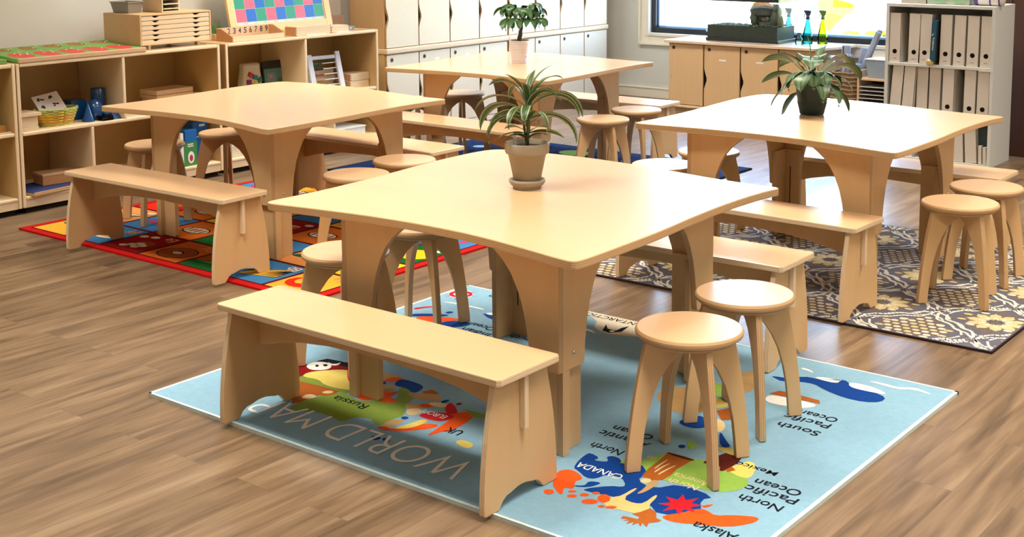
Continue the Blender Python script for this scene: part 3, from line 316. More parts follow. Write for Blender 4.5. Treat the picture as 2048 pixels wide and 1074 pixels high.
def make_table():
    t = thing('activity_table', (0, 0, 0), '', 'table')
    MB().prism(top_outline(), 'xy', TH-TT, TH, 0, 1).build('tabletop', [BIRCH, PLY[2]], t, bevel=.004)
    th = .022
    for k in range(4):
        S = .472; cx, cy = [(S, -S), (S, S), (-S, S), (-S, -S)][k]
        m = MB().prism(LEGP, 'xz', 0, th, 0, 1)
        m.prism([(-a, b) for a, b in LEGP], 'yz', -th, 0, 0, 2, Matrix.Translation((0, th, 0)))
        lg = m.build('leg', [BIRCH_V, PLY[1], PLY[0]], t, bevel=.0025, loc=(cx, cy, 0), rot=k*PI/2)
        e = MB()
        foot = [(-.006, 0), (-.098, 0), (-.104, .008), (-.104, .45), (0, .45), (0, .006)]
        e.prism([(a-.022, b) for a, b in foot], 'xz', th+.001, 2*th, 0, 1)
        e.prism([(-a+2*th, b) for a, b in foot], 'yz', -2*th, -th-.001, 0, 2)
        e.box(-.075, -.07, 2*th, 2*th+.001, .12, .36, 3)
        # the slotted outer cheek that runs on down to the floor
        e.prism([(th, 0), (th+.035, 0), (th+.035, .272), (th, .272)], 'yz', -th, -.001, 0, 2)
        e.build('leg_extension', [BIRCH_V, PLY[1], PLY[0], DARK], lg, bevel=.002)
        b = MB()
        T = Matrix.Translation((-.055, 0, .325)) @ Matrix.Rotation(PI/2, 4, 'X')
        b.lathe([(.0065, 0), (.006, .003), (.003, .0045)], 12, 0, T)
        T = Matrix.Translation((0, .055+th, .325)) @ Matrix.Rotation(PI/2, 4, 'Y')
        b.lathe([(.0065, 0), (.006, .003), (.003, .0045)], 12, 0, T)
        b.build('bolt', STEEL, lg)
    return t
tb = make_table()
tag(tb, 'nearest square birch table, on the light blue map rug, carrying the striped plant', 'table', 'wavy-edged birch tables')
tb.location = (-2.796, 3.588, .0134); tb.rotation_euler = (0, 0, .003)
for loc, rz, lab in (((-5.356, 4.663, .012), .006, 'bare birch table on the red alphabet rug, in front of the left shelves'),
                     ((-2.738, 5.821, .012), -.030, 'right-hand birch table on the grey patterned rug carrying the dark green pot'),
                     ((-5.419, 6.866, .0150), .03, 'rearmost birch table by the tall lockers carrying the white ribbed pot')):
    dup(tb, loc, rz, lab)

# ------------------------------------------------------------------ benches
BL, BW, BH = 1.225, .285, .401
def make_bench():
    t = thing('bench', (0, 0, 0), '', 'bench')
    o = [(-BL/2+.01, -BW/2), (BL/2-.01, -BW/2), (BL/2, -BW/2+.01), (BL/2, BW/2-.01), (BL/2-.01, BW/2), (-BL/2+.01, BW/2), (-BL/2, BW/2-.01), (-BL/2, -BW/2+.01)]
    MB().prism(o, 'xy', BH-.022, BH, 0, 1).build('seat', [BIRCH, PLYL[2]], t, bevel=.0035)
    half = [(.118, .379), (.126, .34), (.140, .28), (.153, .21), (.162, .14), (.167, .08), (.169, .03), (.168, .004), (.162, 0), (.105, 0), (.098, .006), (.085, .022), (.068, .032), (.052, .034), (.035, .038), (.018, .042), (0, .043)]
    pts = half+[(-a, b) for a, b in half[::-1][1:]]
    for sx in (-1, 1):
        x = sx*(BL/2-.045)
        MB().prism(pts, 'yz', x-.010, x+.010, 0, 1).build('end_panel', [BIRCH_V, PLYL[0]], t, bevel=.002)
    L = BL/2-.045
    low = [(L-.01, .235), (L-.05, .243), (L-.12, .262), (L-.22, .282), (L-.35, .296), (0, .304)]
    st = low+[(-a, b) for a, b in low[::-1][1:]]
    st = [(-L+.01, .379)]+st[::-1]+[(L-.01, .379)]
    MB().prism(st, 'xz', -.009, .009, 0, 1).build('stretcher', [BIRCH_V, PLYL[1]], t, bevel=.002)
    for sx in (-1, 1):
        a, b = (L+.010, L+.030) if sx > 0 else (-L-.030, -L-.010)
        MB().box(a, b, -.009, .009, .215, .379, 0).build('stretcher_tab', [PLYL[1]], t, bevel=.002)
    return t
bn = make_bench()
G = 'birch benches'
tag(bn, 'nearest birch bench, in front of the map rug table', 'bench', G); bn.location = (-2.822, 2.835, .0134); bn.rotation_euler = (0, 0, -.005)
for loc, rz, lab in (((-5.335, 3.887, .0125), .02, 'birch bench at the left, on the front edge of the red alphabet rug'),
                     ((-2.751, 4.361, .0134), .019, 'birch bench behind the nearest table, partly on bare floor'),
                     ((-2.786, 5.118, .012), -.025, 'birch bench on the grey patterned rug, on the near side of the right table'),
                     ((-5.39, 5.39, .012), .0, 'birch bench on the far side of the left table, behind its two right stools'),
                     ((-5.39, 6.17, .0150), -.01, 'birch bench on the near side of the back table, behind the striped plant'),
                     ((-5.355, 7.647, .0150), .02, 'farthest birch bench, under the tall lockers and shining white'),
                     ((-2.66, 6.495, .012), .01, 'birch bench beyond the right table, in front of the white bookcase')):
    dup(bn, loc, rz, lab)

# ------------------------------------------------------------------ stools
SH, SR = .436, .165
def make_stool():
    t = thing('stool', (0, 0, 0), '', 'stool')
    MB().lathe([(.001, SH-.022), (SR-.006, SH-.022), (SR-.001, SH-.018), (SR, SH-.012), (SR, SH-.008), (SR-.003, SH-.002), (SR-.007, SH), (.001, SH)], 64, [1, 1, 1, 1, 1, 1, 0], sm=False, cap=False).build('seat', [BIRCH, PLY[2]], t)
    MB().lathe([(.001, SH-.036), (.144, SH-.036), (.148, SH-.032), (.148, SH-.022), (.001, SH-.022)], 56, 0, sm=False, cap=False).build('seat_ring', [PLY[2]], t)
    outer = [(.146, .400), (.158, .35), (.170, .29), (.182, .22), (.192, .15), (.200, .08), (.206, .02), (.206, .003), (.203, 0)]
    inner = [(.160, 0), (.155, .06), (.148, .12), (.136, .18), (.118, .24), (.094, .29), (.066, .33), (.036, .355), (.011, .368), (.011, .400)]
    for k in range(4):
        MB().prism(outer+inner, 'xz', -.0105, .0105, 0, 1).build('leg', [BIRCH_V, PLY[1]], t, bevel=.0025, rot=k*PI/2)
    return t
stl = make_stool()
G = 'round birch stools'
tag(stl, 'nearest round birch stool, on the rug beside the words North America', 'stool', G); stl.location = (-1.987, 3.330, .0134); stl.rotation_euler = (0, 0, R_(55))
for x, y, a, z, lab in ((-2.033, 3.760, 47, .0134, 'round stool with a bright reflection on its seat, just behind the nearest stool'),
                     (-3.504, 3.361, 50, .0134, 'round stool half hidden behind the near left leg of the nearest table'),
                     (-3.565, 3.847, 62, .0134, 'round stool under the nearest table, its seat cut off by the tabletop edge'),
                     (-4.554, 4.453, 50, .0135, 'round stool right of the left table, nearer of the two there'),
                     (-4.631, 4.876, 48, .0135, 'round stool right of the left table, farther of the two there'),
                     (-6.114, 4.418, 30, .012, 'round stool left of the left table, against the open shelves'),
                     (-6.105, 4.919, 46, .012, 'round stool under the left table in front of the blue and green packages'),
                     (-6.138, 7.074, 46, .0150, 'round stool in shade left of the back table, in front of the locker doors'),
                     (-6.16, 6.63, 40, .0150, 'round stool mostly hidden behind the right corner of the left table'),
                     (-4.607, 6.647, 62, .0150, 'round stool right of the back table, just right of the striped plant'),
                     (-4.660, 7.106, 50, .0150, 'round stool right of the back table, by the end of the farthest bench'),
                     (-3.484, 5.569, 50, .012, 'round stool shining white-blue behind the right corner of the nearest tabletop'),
                     (-3.495, 6.041, 45, .012, 'round stool in silhouette under the left side of the right table'),
                     (-1.965, 5.576, 57, .012, 'round stool on the grey rug at the right, nearer of the right pair'),
                     (-1.990, 5.987, 48, .012, 'round stool cut by the right edge, farther of the right pair')):
    dup(stl, (x, y, z), R_(a), lab)

# ------------------------------------------------------------------ rugs
def pile(name, col, amt=.12):
    return mat(name, col, .95, .1, noise=amt, nscale=(45, 45, 45), bump=.5, bscale=420)
RC = {'base': (.235, .42, .56), 'green': rgb(125, 150, 62), 'lime': rgb(140, 180, 80), 'dred': rgb(130, 18, 24), 'red': rgb(200, 32, 44), 'yellow': rgb(225, 205, 110), 'black': rgb(22, 24, 34), 'white': rgb(235, 235, 230),
      'brown': rgb(165, 90, 35), 'dbrown': rgb(85, 30, 22), 'cream': rgb(222, 200, 150), 'cream2': rgb(212, 205, 185), 'orange': rgb(228, 88, 30), 'tan': rgb(185, 150, 100), 'tan2': rgb(238, 190, 125), 'navy': rgb(14, 62, 140)}
def rug_base(m, w, h, z1, border=0, mb=0, mbd=1, wob=.0):
    m.box(-w/2, w/2, -h/2, h/2, 0, z1, mbd)
    if border: m.box(-w/2+border, w/2-border, -h/2+border, h/2-border, z1, z1+.0008, mb)
ART_Z = .0125
m = MB(); names = list(RC)
m.box(-1.14, 1.14, -.867, .867, 0, .012, 0)
edge = len(names)
frame_pts = [(-1.145, -1.132), (1.132, 1.145)]
for a, b in frame_pts:
    m.box(a, b, -.872, .872, 0, .0128, edge); m.box(-1.145, 1.145, a*.7616, b*.7616, 0, .0128, edge)
def smooth_patch(nm, pts):
    if len(pts) in (16, 10) or nm in ('black', 'brown') or (nm == 'white' and len(pts) > 9): return pts
    if len(pts) <= 12:
        mx_, my_ = sum(p[0] for p in pts)/len(pts), sum(p[1] for p in pts)/len(pts)
        pts = [(mx_+(x-mx_)*1.15, my_+(y-my_)*1.15) for x, y in pts]; return chaikin(pts, 2)
    return chaikin(pts, 1)
for i, (nm, pts) in enumerate(RUG_ART):
    pts = [(max(-1.13, min(1.13, x)), max(-.86, min(.86, y))) for x, y in pts]
    m.poly([(x, y, .0123+i*.000006) for x, y in smooth_patch(nm, pts)], names.index(nm))
for body, nm, h, x, y, wd in RUG_TEXT:
    big = body == 'WORLD MAP'
    hh = h*.60
    if big: x, y, hh = .202, -.634, .145
    v, f = text_polys(body, wd if not big else .95, hh, -.010 if big else .006)
    T = Matrix.Translation((x, y, .0131)) @ Matrix.Rotation(PI, 4, 'Z')
    m.add(v, f, names.index(nm), T)
m.build('map_rug', [pile('rug_'+n, c) for n, c in RC.items()]+[pile('rug_binding', (.62, .74, .74))])
rug = bpy.data.objects['map_rug']; rug.location = (-2.692, 3.574, 0)
tag(rug, 'light blue world map rug with upside-down lettering under the nearest table', 'rug')

# alphabet rug: squares with pictures
AC = {'border': rgb(190, 24, 22), 'sep': rgb(92, 10, 14), 'blue': rgb(62, 125, 180), 'red': rgb(150, 14, 20), 'orange': rgb(205, 105, 30), 'brown': rgb(150, 75, 25), 'green': rgb(20, 100, 40), 'yellow': rgb(222, 170, 55),
      'peach': rgb(225, 150, 85), 'white': rgb(235, 225, 205), 'black': rgb(20, 18, 18), 'bred': rgb(220, 40, 20), 'pink': rgb(190, 60, 110), 'lemon': rgb(230, 205, 40)}
an = list(AC); ai = {k: i for i, k in enumerate(an)}
m = MB(); RX0, RX1, RY0, RY1 = -6.56, -4.24, 3.83, 5.59
cx, cy = (RX0+RX1)/2, (RY0+RY1)/2; w2, h2 = (RX1-RX0)/2, (RY1-RY0)/2
m.box(-w2, w2, -h2, h2, 0, .01, ai['border'])
m.box(-w2+.045, w2-.045, -h2+.045, h2-.045, .01, .0104, ai['sep'])
rows = [['yellow', 'blue', 'red', 'orange', 'green', 'blue', 'yellow'],
        ['peach', 'blue', 'orange', 'green', 'blue', 'peach', 'lemon'],
        ['bred', 'orange', 'lemon', 'red', 'orange', 'lemon', 'green'],
        ['orange', 'red', 'peach', 'blue', 'yellow', 'red', 'blue'],
        ['blue', 'yellow', 'green', 'bred', 'green', 'orange', 'green']]
cw, ch = (2*w2-.09)/7, (2*h2-.09)/5
def blob(m, x, y, rx, ry, c, z, n=14, a=0):
    m.poly([(x+rx*math.cos(2*PI*k/n)*math.cos(a)-ry*math.sin(2*PI*k/n)*math.sin(a), y+rx*math.cos(2*PI*k/n)*math.sin(a)+ry*math.sin(2*PI*k/n)*math.cos(a), z) for k in range(n)], c)
letters = 'GgFfEeDdCcBbAa'
random.seed(7)
for r in range(5):
    for c in range(7):
        x0 = -w2+.045+c*cw+.011; y0 = -h2+.045+r*ch+.011; x1 = x0+cw-.022; y1 = y0+ch-.022; xm, ym = (x0+x1)/2, (y0+y1)/2
        m.poly([(x0, y0, .0108), (x1, y0, .0108), (x1, y1, .0108), (x0, y1, .0108)], ai[rows[r][c]])
        z = .0112
        if r == 0 and c == 0:
            blob(m, xm, ym, .05, .04, ai['green'], z); blob(m, xm-.08, ym+.02, .04, .02, ai['green'], z); blob(m, xm-.03, ym+.06, .03, .015, ai['red'], z)
        elif r == 0 and c == 1:
            blob(m, xm, ym-.03, .11, .04, ai['white'], z); blob(m, xm, ym-.02, .10, .03, ai['yellow'], z+.0003)
        elif r == 0 and c == 2:
            for dx, dy in ((-.09, .08), (-.02, .1), (.0, -.06), (.03, -.03), (.05, -.08), (-.03, -.09), (.07, -.05)):
                blob(m, xm+dx-.02, ym+dy, .032, .022, ai['white'], z+.0002)
            blob(m, xm+.03, ym-.02, .07, .05, ai['brown'], z)
        elif r == 0 and c == 3:
            blob(m, xm, ym-.03, .125, .095, ai['black'], z); blob(m, xm, ym-.03, .118, .088, ai['brown'], z+.0003); blob(m, xm, ym-.03, .04, .028, ai['black'], z+.0006); blob(m, xm, ym-.032, .033, .02, ai['white'], z+.0008)
        elif r == 0 and c == 4:
            m.poly([(x0, y0+.10, z), (x1, y0+.14, z), (x1, y1, z), (x0, y1, z)], ai['brown']); m.poly([(x0+.03, y0+.09, z+.0003), (x1, y0+.11, z+.0003), (x1, y0+.13, z+.0003)], ai['lemon'])
        elif r == 0 and c == 5:
            for k in range(5): blob(m, xm+.01, ym-.055+k*.018, .12, .017, ai['black'], z+k*.0002, a=.2+k*.05); blob(m, xm+.01, ym-.055+k*.018, .115, .0135, ai['yellow'], z+.0001+k*.0002, a=.25+k*.1)
        elif r == 0 and c == 6:
            blob(m, xm-.03, ym-.02, .1, .08, ai['bred'], z); blob(m, xm-.05, ym, .04, .05, ai['yellow'], z+.0003)
        elif rows[r][c] == 'green':
            blob(m, xm+.03, ym, .11, .09, ai['lemon'], z); blob(m, xm-.09, ym, .035, .03, ai['lemon'], z)
        elif rows[r][c] == 'peach':
            blob(m, xm-.02, ym, .13, .035, ai['black'], z, a=.3); blob(m, xm-.02, ym, .125, .03, ai['green'], z+.0003, a=.3); blob(m, xm+.02, ym+.02, .08, .012, ai['white'], z+.0005, a=.3)
        elif rows[r][c] == 'lemon':
            m.poly([(x0, ym-.05, z), (xm-.05, ym-.02, z), (x1, ym-.06, z), (x1, ym+.06, z), (xm, ym+.07, z), (x0, ym+.02, z)], ai['red'])
        elif rows[r][c] in ('orange', 'yellow'):
            blob(m, xm, ym, .1, .06, ai['black'], z); blob(m, xm, ym, .09, .05, ai['white'], z+.0003)
            for k in range(4): blob(m, xm-.06+k*.04, ym, .01, .035, ai['brown'], z+.0005)
        elif rows[r][c] == 'blue':
            blob(m, xm, ym, .09, .045, ai['pink'], z); blob(m, xm, ym+.01, .06, .025, ai['blue'], z+.0003)
        else:
            blob(m, xm, ym, .1, .05, ai['white'], z, a=.6); blob(m, xm+.02, ym, .08, .04, ai['orange'], z+.0003, a=.6)
        if r == 0 and c in (1, 2, 3, 5, 6):
            v, f = text_polys(letters[2*c:2*c+2], .08, .065); m.add(v, f, ai['peach'] if c != 5 else ai['white'], Matrix.Translation((x1-.03, y1-.02, z+.001)) @ Matrix.Rotation(PI, 4, 'Z') @ Matrix.Translation((0, -.0, 0)))
        elif (r*3+c) % 3 == 0:
            blob(m, x1-.05, y1-.05, .03, .02, ai['white'], z+.0006)
o = m.build('alphabet_rug', [pile('alpha_'+n, c) for n, c in AC.items()]); o.location = (cx, cy, 0)
tag(o, 'red-bordered alphabet rug of bright picture squares under the left table', 'rug')

# grey rug with cream trellis
GC = [('ground', rgb(98, 97, 110)), ('line', rgb(238, 232, 218)), ('beige', rgb(196, 182, 138)), ('taupe', rgb(108, 96, 90)), ('cream', rgb(214, 202, 182)), ('edge', rgb(52, 38, 36))]
m = MB(); GX0, GX1, GY0, GY1 = -3.88, -1.60, 4.955, 6.74
cx, cy = (GX0+GX1)/2, (GY0+GY1)/2; w2, h2 = (GX1-GX0)/2, (GY1-GY0)/2
m.box(-w2, w2, -h2, h2, 0, .009, 5); m.box(-w2+.006, w2-.006, -h2+.006, h2-.006, .009, .0098, 0)
def clipbox(pts):
    for ax, sg, lim in ((0, 1, w2-.012), (0, -1, w2-.012), (1, 1, h2-.012), (1, -1, h2-.012)):
        out = []
        for i in range(len(pts)):
            a, b = pts[i], pts[(i+1) % len(pts)]; da, db = lim-sg*a[ax], lim-sg*b[ax]
            if da >= 0: out.append(a)
            if da*db < 0:
                t = da/(da-db); out.append((a[0]+(b[0]-a[0])*t, a[1]+(b[1]-a[1])*t))
        pts = out
        if len(pts) < 3: return None
    return pts
def flat(pts, z, c):
    p = clipbox(pts)
    if p and len(p) > 2: m.poly([(x, y, z) for x, y in p], c)
def strip(path, wd, z, c):
    for i in range(len(path)-1):
        (x0, y0), (x1, y1) = path[i], path[i+1]; dx, dy = x1-x0, y1-y0; l = math.hypot(dx, dy) or 1; nx, ny = -dy/l*wd/2, dx/l*wd/2; ex, ey = dx/l*wd*.2, dy/l*wd*.2
        flat([(x0+nx-ex, y0+ny-ey), (x0-nx-ex, y0-ny-ey), (x1-nx+ex, y1-ny+ey), (x1+nx+ex, y1+ny+ey)], z, c)
PX, PY = .247, .53
for i in range(-9, 10):
    for j in range(-4, 5):
        ox, oy = .78+i*PX, (5.08-cy)+j*PY+(PY/2-.01 if i % 2 else 0)
        dots = i % 2 == 0
        for sc, wd in ((1.0, .0125), (.80 if dots else .84, .010)):
            q = [(0, .268), (.018, .245), (.055, .225), (.075, .195), (.082, .170), (.125, .155), (.150, .135), (.168, .100), (.205, .085), (.222, .055), (.243, 0)] if dots else [(0, .262), (.03, .235), (.05, .205), (.10, .190), (.125, .155), (.155, .120), (.21, .105), (.225, .06), (.240, 0)]
            for sx in (1, -1):
                for sy in (1, -1):
                    strip(chaikin([(ox+sx*a_*sc, oy+sy*b_*sc) for a_, b_ in q], 1, False), wd, .0102+(.0002 if sc < 1 else 0), 1)
        flat([(ox+.15*math.cos(k*PI/12)*(.85+.15*math.cos(4*k*PI/12)), oy+.165*math.sin(k*PI/12)*(.85+.15*math.cos(4*k*PI/12))) for k in range(24)], .0100, 3)
        if not dots:
            for k in range(10):
                a_ = k*PI/5; ca, sa = math.cos(a_), math.sin(a_)
                flat([(ox+ca*r-sa*s_, oy+sa*r+ca*s_) for r, s_ in ((.03, .008), (.07, .024), (.10, .022), (.115, .006), (.125, 0), (.115, -.006), (.10, -.022), (.07, -.024), (.03, -.008))], .0106, 2)
                flat([(ox+ca*r-sa*s_, oy+sa*r+ca*s_) for r, s_ in ((.03, .004), (.055, .010), (.075, 0), (.055, -.010), (.03, -.004))], .0109, 4)
                flat([(ox+ca*r-sa*s_, oy+sa*r+ca*s_) for r, s_ in ((.022, .004), (.034, .006), (.044, 0), (.034, -.006), (.022, -.004))], .0111, 0)
        else:
            for p_ in range(-4, 5):
                for b_ in range(-4, 5):
                    x, y = p_*.040+(.020 if b_ % 2 else 0), b_*.038
                    if abs(x)/.13+abs(y)/.155 > 1.15: continue
                    cc = 2 if abs(x)+abs(y) < .09 else 4
                    flat([(ox+x+.0165*math.cos(k), oy+y+.0135*math.sin(k)) for k in [2*PI*t/8+.2 for t in range(8)]], .0106, cc)
        for sx in (1, -1):
            for sy in (1, -1):
                for k in range(2):
                    flat([(ox+sx*(.115+k*.055)+.020*math.cos(t), oy+sy*(.225-k*.055)+.012*math.sin(t)) for t in [2*PI*u/8 for u in range(8)]], .0105, 4 if k else 2)
o = m.build('trellis_rug', [pile('trellis_'+n, c, .18) for n, c in GC]); o.location = (cx, cy, 0)
tag(o, 'dark grey rug with cream trellis lines and beige flowers under the right table', 'rug')

# navy rug under the back table
m = MB(); NC = [('navy', rgb(20, 44, 92)), ('blue', rgb(30, 105, 185)), ('black', rgb(14, 20, 36)), ('lime', rgb(170, 200, 90)), ('pale', rgb(150, 190, 220)), ('sky', rgb(70, 160, 215)), ('orange', rgb(200, 120, 80))]
m.box(-1.145, 1.145, -.87, .87, 0, .01, 2); m.box(-1.125, 1.125, -.85, .85, .01, .0105, 0)
random.seed(12)
for k in range(150):
    x, y = random.uniform(-.98, .98), random.uniform(-.72, .72)
    blob(m, x, y, random.uniform(.03, .12), random.uniform(.015, .05), random.choice([1, 2, 2, 2, 4, 5, 2]), .0108+k*.00001, a=random.uniform(0, 3))
for x, y, c in ((-.5, -.55, 3), (.35, -.62, 5), (.1, .1, 1), (-.15, .62, 3), (.75, -.3, 5), (-.75, -.2, 6), (.6, .5, 6), (-.45, .5, 5)):
    blob(m, x, y, .13, .10, c, .0128)
for k in range(8): blob(m, .35+random.uniform(-.1, .1), -.62+random.uniform(-.05, .05), .07, .008, 4, .0132+k*.00003, a=.5)
o = m.build('space_rug', [pile('space_'+n, c) for n, c in NC]); o.location = (-5.31, 6.91, 0)
tag(o, 'dark blue rug with light blue and green patches under the back table', 'rug')

# ------------------------------------------------------------------ open shelving along the left wall
def shelf_unit(y0, y1, mid, du, dl, label, bevel=.006):
    X0, X1 = -7.36, -6.88; H = .877; T = .022
    t = thing('open_shelf_unit', (X1, y0, 0), label, 'shelf', group='open wooden shelf units')
    L = y1-y0; D = X1-X0
    def part(nm, a, m=BIRCH_D, b=bevel):
        return MB().box(*a).build(nm, m, t, bevel=b, seg=3)
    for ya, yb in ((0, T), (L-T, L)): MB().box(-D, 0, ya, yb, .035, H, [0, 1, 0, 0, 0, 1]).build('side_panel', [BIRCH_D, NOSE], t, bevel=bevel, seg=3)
    part('top_board', (-D, 0, T, L-T, H-T, H), NOSE)
    MB().box(-D+.01, -.006, T+.002, L-T-.002, H-.0005, H+.0008).build('top_laminate', BIRCH, t)
    part('middle_board', (-D, -.002, T, L-T, mid-T, mid), NOSE)
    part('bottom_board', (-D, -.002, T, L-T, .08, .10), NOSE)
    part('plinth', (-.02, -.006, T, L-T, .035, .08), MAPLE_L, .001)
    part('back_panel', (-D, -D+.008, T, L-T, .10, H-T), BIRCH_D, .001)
    MB().box(-D+.02, -.03, .03, L-.03, 0, .035).build('base_shade', DARK, t)  # dark block painted as the shadow gap under the unit
    if du: part('divider', (-D+.01, -.002, du-T/2, du+T/2, mid, H-T), NOSE)
    if dl: part('divider', (-D+.01, -.002, dl-T/2, dl+T/2, .10, mid-T), NOSE)
    return t
shelf_unit(2.60, 4.05, .48, .72, .72, 'open shelf unit cut by the left edge of the photo, with a green-lined tray')
shelf_unit(4.055, 5.51, .475, .715, .48, 'open shelf unit with the yellow basket and blue solids')
shelf_unit(5.555, 6.985, .45, .712, .97, 'open shelf unit beside the tall lockers, holding the abacus')

# ------------------------------------------------------------------ lockers
def door_outline(w, h, nz, nh=.19, nd=.026, left=True):
    """door front: left edge with a scooped finger grip centred at height nz"""
    p = [(0, 0), (w, 0), (w, h), (0, h)]
    if nz is None: return p
    c = [(0, nz+nh/2), (.003, nz+nh*.42), (nd*.55, nz+nh*.22), (nd, nz+nh*.05), (nd, nz-nh*.08), (nd*.45, nz-nh*.28), (.003, nz-nh*.42), (0, nz-nh/2)]
    return p+c
def finger_hole(par, y, z, r=.016, axis='x'):
    M = Matrix.Rotation(PI/2, 4, 'Y') if axis == 'x' else Matrix.Rotation(PI/2, 4, 'X')
    loc = Matrix.Translation((0, y, z)) if axis == 'x' else Matrix.Translation((y, 0, z))
    m = MB().lathe([(r*.45, .001), (r, .001), (r, .0025), (r*.8, .0025), (r*.8, .0015), (r*.45, .0015)], 20, 0, loc @ M, cap=False, sm=False)
    m.lathe([(.0005, .0012), (r*.8, .0012)], 20, 1, loc @ M, cap=False)
    return m.build('finger_hole', [mat('hole_ring', rgb(95, 60, 35), .5), DARK], par)
def locker_bank(y0, n, pitch, z0, z1, nz, label, holes, tags, grp):
    X1 = -7.03; D = .39; L = n*pitch; T = .018
    t = thing('locker_unit', (X1, y0, z0), label, 'locker', group=grp)
    H = z1-z0
    c = MB().box(-D, -.02, 0, T, 0, H).box(-D, -.02, L-T, L, 0, H).box(-D, -.02, T, L-T, 0, T).box(-D, -.02, T, L-T, H-T, H).box(-D, -D+.008, T, L-T, T, H-T)
    for k in range(1, n): c.box(-D, -.03, k*pitch-.006, k*pitch+.006, T, H-T)
    c.build('carcass', BIRCH_V, t, bevel=.002)
    MB().box(-.034, -.026, T, L-T, T, H-T).build('recess_shade', DARK, t)  # near-black sheet standing in for shade seen through the door gaps
    lo = .045 if holes else .004
    if holes:
        MB().box(-.02, -.002, 0, L, 0, .04).build('kick_board', mat('pale_kick', rgb(225, 215, 195), .5), t, bevel=.002)
    for k in range(n):
        w = pitch-.010
        d = MB().prism(door_outline(w, H-lo-.006, nz-z0-lo if nz else None), 'yz', -.018, 0, 0, 1).build('door', [LOCK, PLY[0]], t, bevel=.0015, loc=(0, k*pitch+.005, lo))
        if holes: finger_hole(d, .055, H-lo-.045)
        if holes and tags and k in tags:
            MB().box(.0003, .0012, w*.48, w*.64, H-lo-.085, H-lo-.066).build('name_tag', WHITE, d)
    return t
P_ = .3715
locker_bank(7.222, 4, P_, .0, .655, .345, 'lower birch locker bank nearest the open shelves', True, (1, 2, 3), 'lower locker banks')
locker_bank(8.724, 4, P_, .0, .655, .345, 'lower birch locker bank nearest the window corner, behind the white ribbed pot', True, (1, 2), 'lower locker banks')
for y0, lab in ((7.222, 'thick rounded rail shelf between locker banks, nearest the open shelves'), (8.724, 'thick rounded rail shelf between locker banks, nearest the window corner')):
    t = MB().box(-7.43, -7.015, y0-.012, y0+4*P_+.008, .655, .700, 0).build('locker_rail_shelf', [PLYL[2]], bevel=.012, seg=4)
    tag(t, lab, 'shelf', 'rail shelves on the lockers')
locker_bank(7.222, 4, P_, .700, 1.55, .935, 'upper birch locker bank nearest the open shelves with scooped door edges', False, None, 'upper locker banks')
locker_bank(8.724, 4, P_, .700, 1.55, .935, 'upper birch locker bank nearest the window corner with scooped door edges', False, None, 'upper locker banks')

# ------------------------------------------------------------------ low cabinet under the window
t = thing('low_cabinet', (-6.135, 9.87, 0), 'low birch cabinet under the window with four scooped doors, carrying the aquarium', 'cabinet')
L = 1.44; D = .52; H = .60
c = MB().box(0, .018, .02, D, .04, H).box(L-.018, L, .02, D, .04, H).box(.018, L-.018, .02, D, .04, .058).box(.018, L-.018, D-.008, D, .058, H)
for k in range(1, 4): c.box(k*L/4-.006, k*L/4+.006, .03, D-.01, .058, H)
c.build('carcass', LOCK2, t, bevel=.002)
MB().box(.03, L-.03, .03, D-.03, 0, .04).build('plinth', BIRCH_V, t)
MB().box(.0, L, -.004, .02, .03, .052).build('bottom_rail', NOSE, t, bevel=.004)
MB().box(.018, L-.018, .026, .034, .058, H).build('recess_shade', DARK, t)  # dark sheet painting the shade behind the doors and their scoops
o = [(-.03, -.03), (L-.03, -.03), (L+.01, .02), (L+.10, .35), (L+.10, D+.02), (-.03, D+.02)]
MB().prism(o, 'xy', H, H+.025, 0, 1).build('worktop', [BIRCH, PLYL[2]], t, bevel=.004)
for k in range(4):
    w = L/4-.012
    d = MB().prism(door_outline(w, H-.064, .24), 'xz', 0, .018, 0, 1).build('door', [LOCK2, PLY[1]], t, bevel=.0015, loc=(k*L/4+.006, 0, .058))
    finger_hole(d, .05, H-.064-.035, axis='z')
    if k in (1, 2): MB().box(w*.42, w*.62, -.0012, -.0003, H-.064-.13, H-.064-.115).build('name_tag', WHITE, d)

# aquarium
t = thing('aquarium', (-5.825, 9.985, .626), 'glass aquarium with black rims, dark gravel and a brown rock, on the window cabinet', 'aquarium')
AW, AD, AH = .70, .345, .385
f = MB()
for z0, z1 in ((0, .028), (AH-.035, AH)):
    f.box(0, AW, 0, .015, z0, z1).box(0, AW, AD-.015, AD, z0, z1).box(0, .015, .015, AD-.015, z0, z1).box(AW-.015, AW, .015, AD-.015, z0, z1)
f.box(.34, .36, .015, AD-.015, AH-.012, AH-.004)
f.build('black_rim', BLACK, t, bevel=.003)
gl = glassy('aquarium_glass', (.90, .97, .97), .15)
g = MB(); z0, z1 = .028, AH-.035; x0, x1, y0, y1 = .006, AW-.006, .006, AD-.006
g.poly([(x0, y0, z0), (x1, y0, z0), (x1, y0, z1), (x0, y0, z1)]).poly([(x0, y1, z0), (x1, y1, z0), (x1, y1, z1), (x0, y1, z1)]).poly([(x0, y0, z0), (x0, y1, z0), (x0, y1, z1), (x0, y0, z1)]).poly([(x1, y0, z0), (x1, y1, z0), (x1, y1, z1), (x1, y0, z1)])
g.build('glass_wall', gl, t)
g = MB(); random.seed(3); nx = 26
hs = [[.098+.014*random.random()+(.012 if i > 15 else 0) for j in range(9)] for i in range(nx+1)]
vs = []; fs = []
for i in range(nx+1):
    for j in range(9): vs.append((.016+(AW-.032)*i/nx, .016+(AD-.032)*j/8, .028+hs[i][j]))
for i in range(nx):
    for j in range(8): fs.append((i*9+j, (i+1)*9+j, (i+1)*9+j+1, i*9+j+1))
g.add(vs, fs, 0)
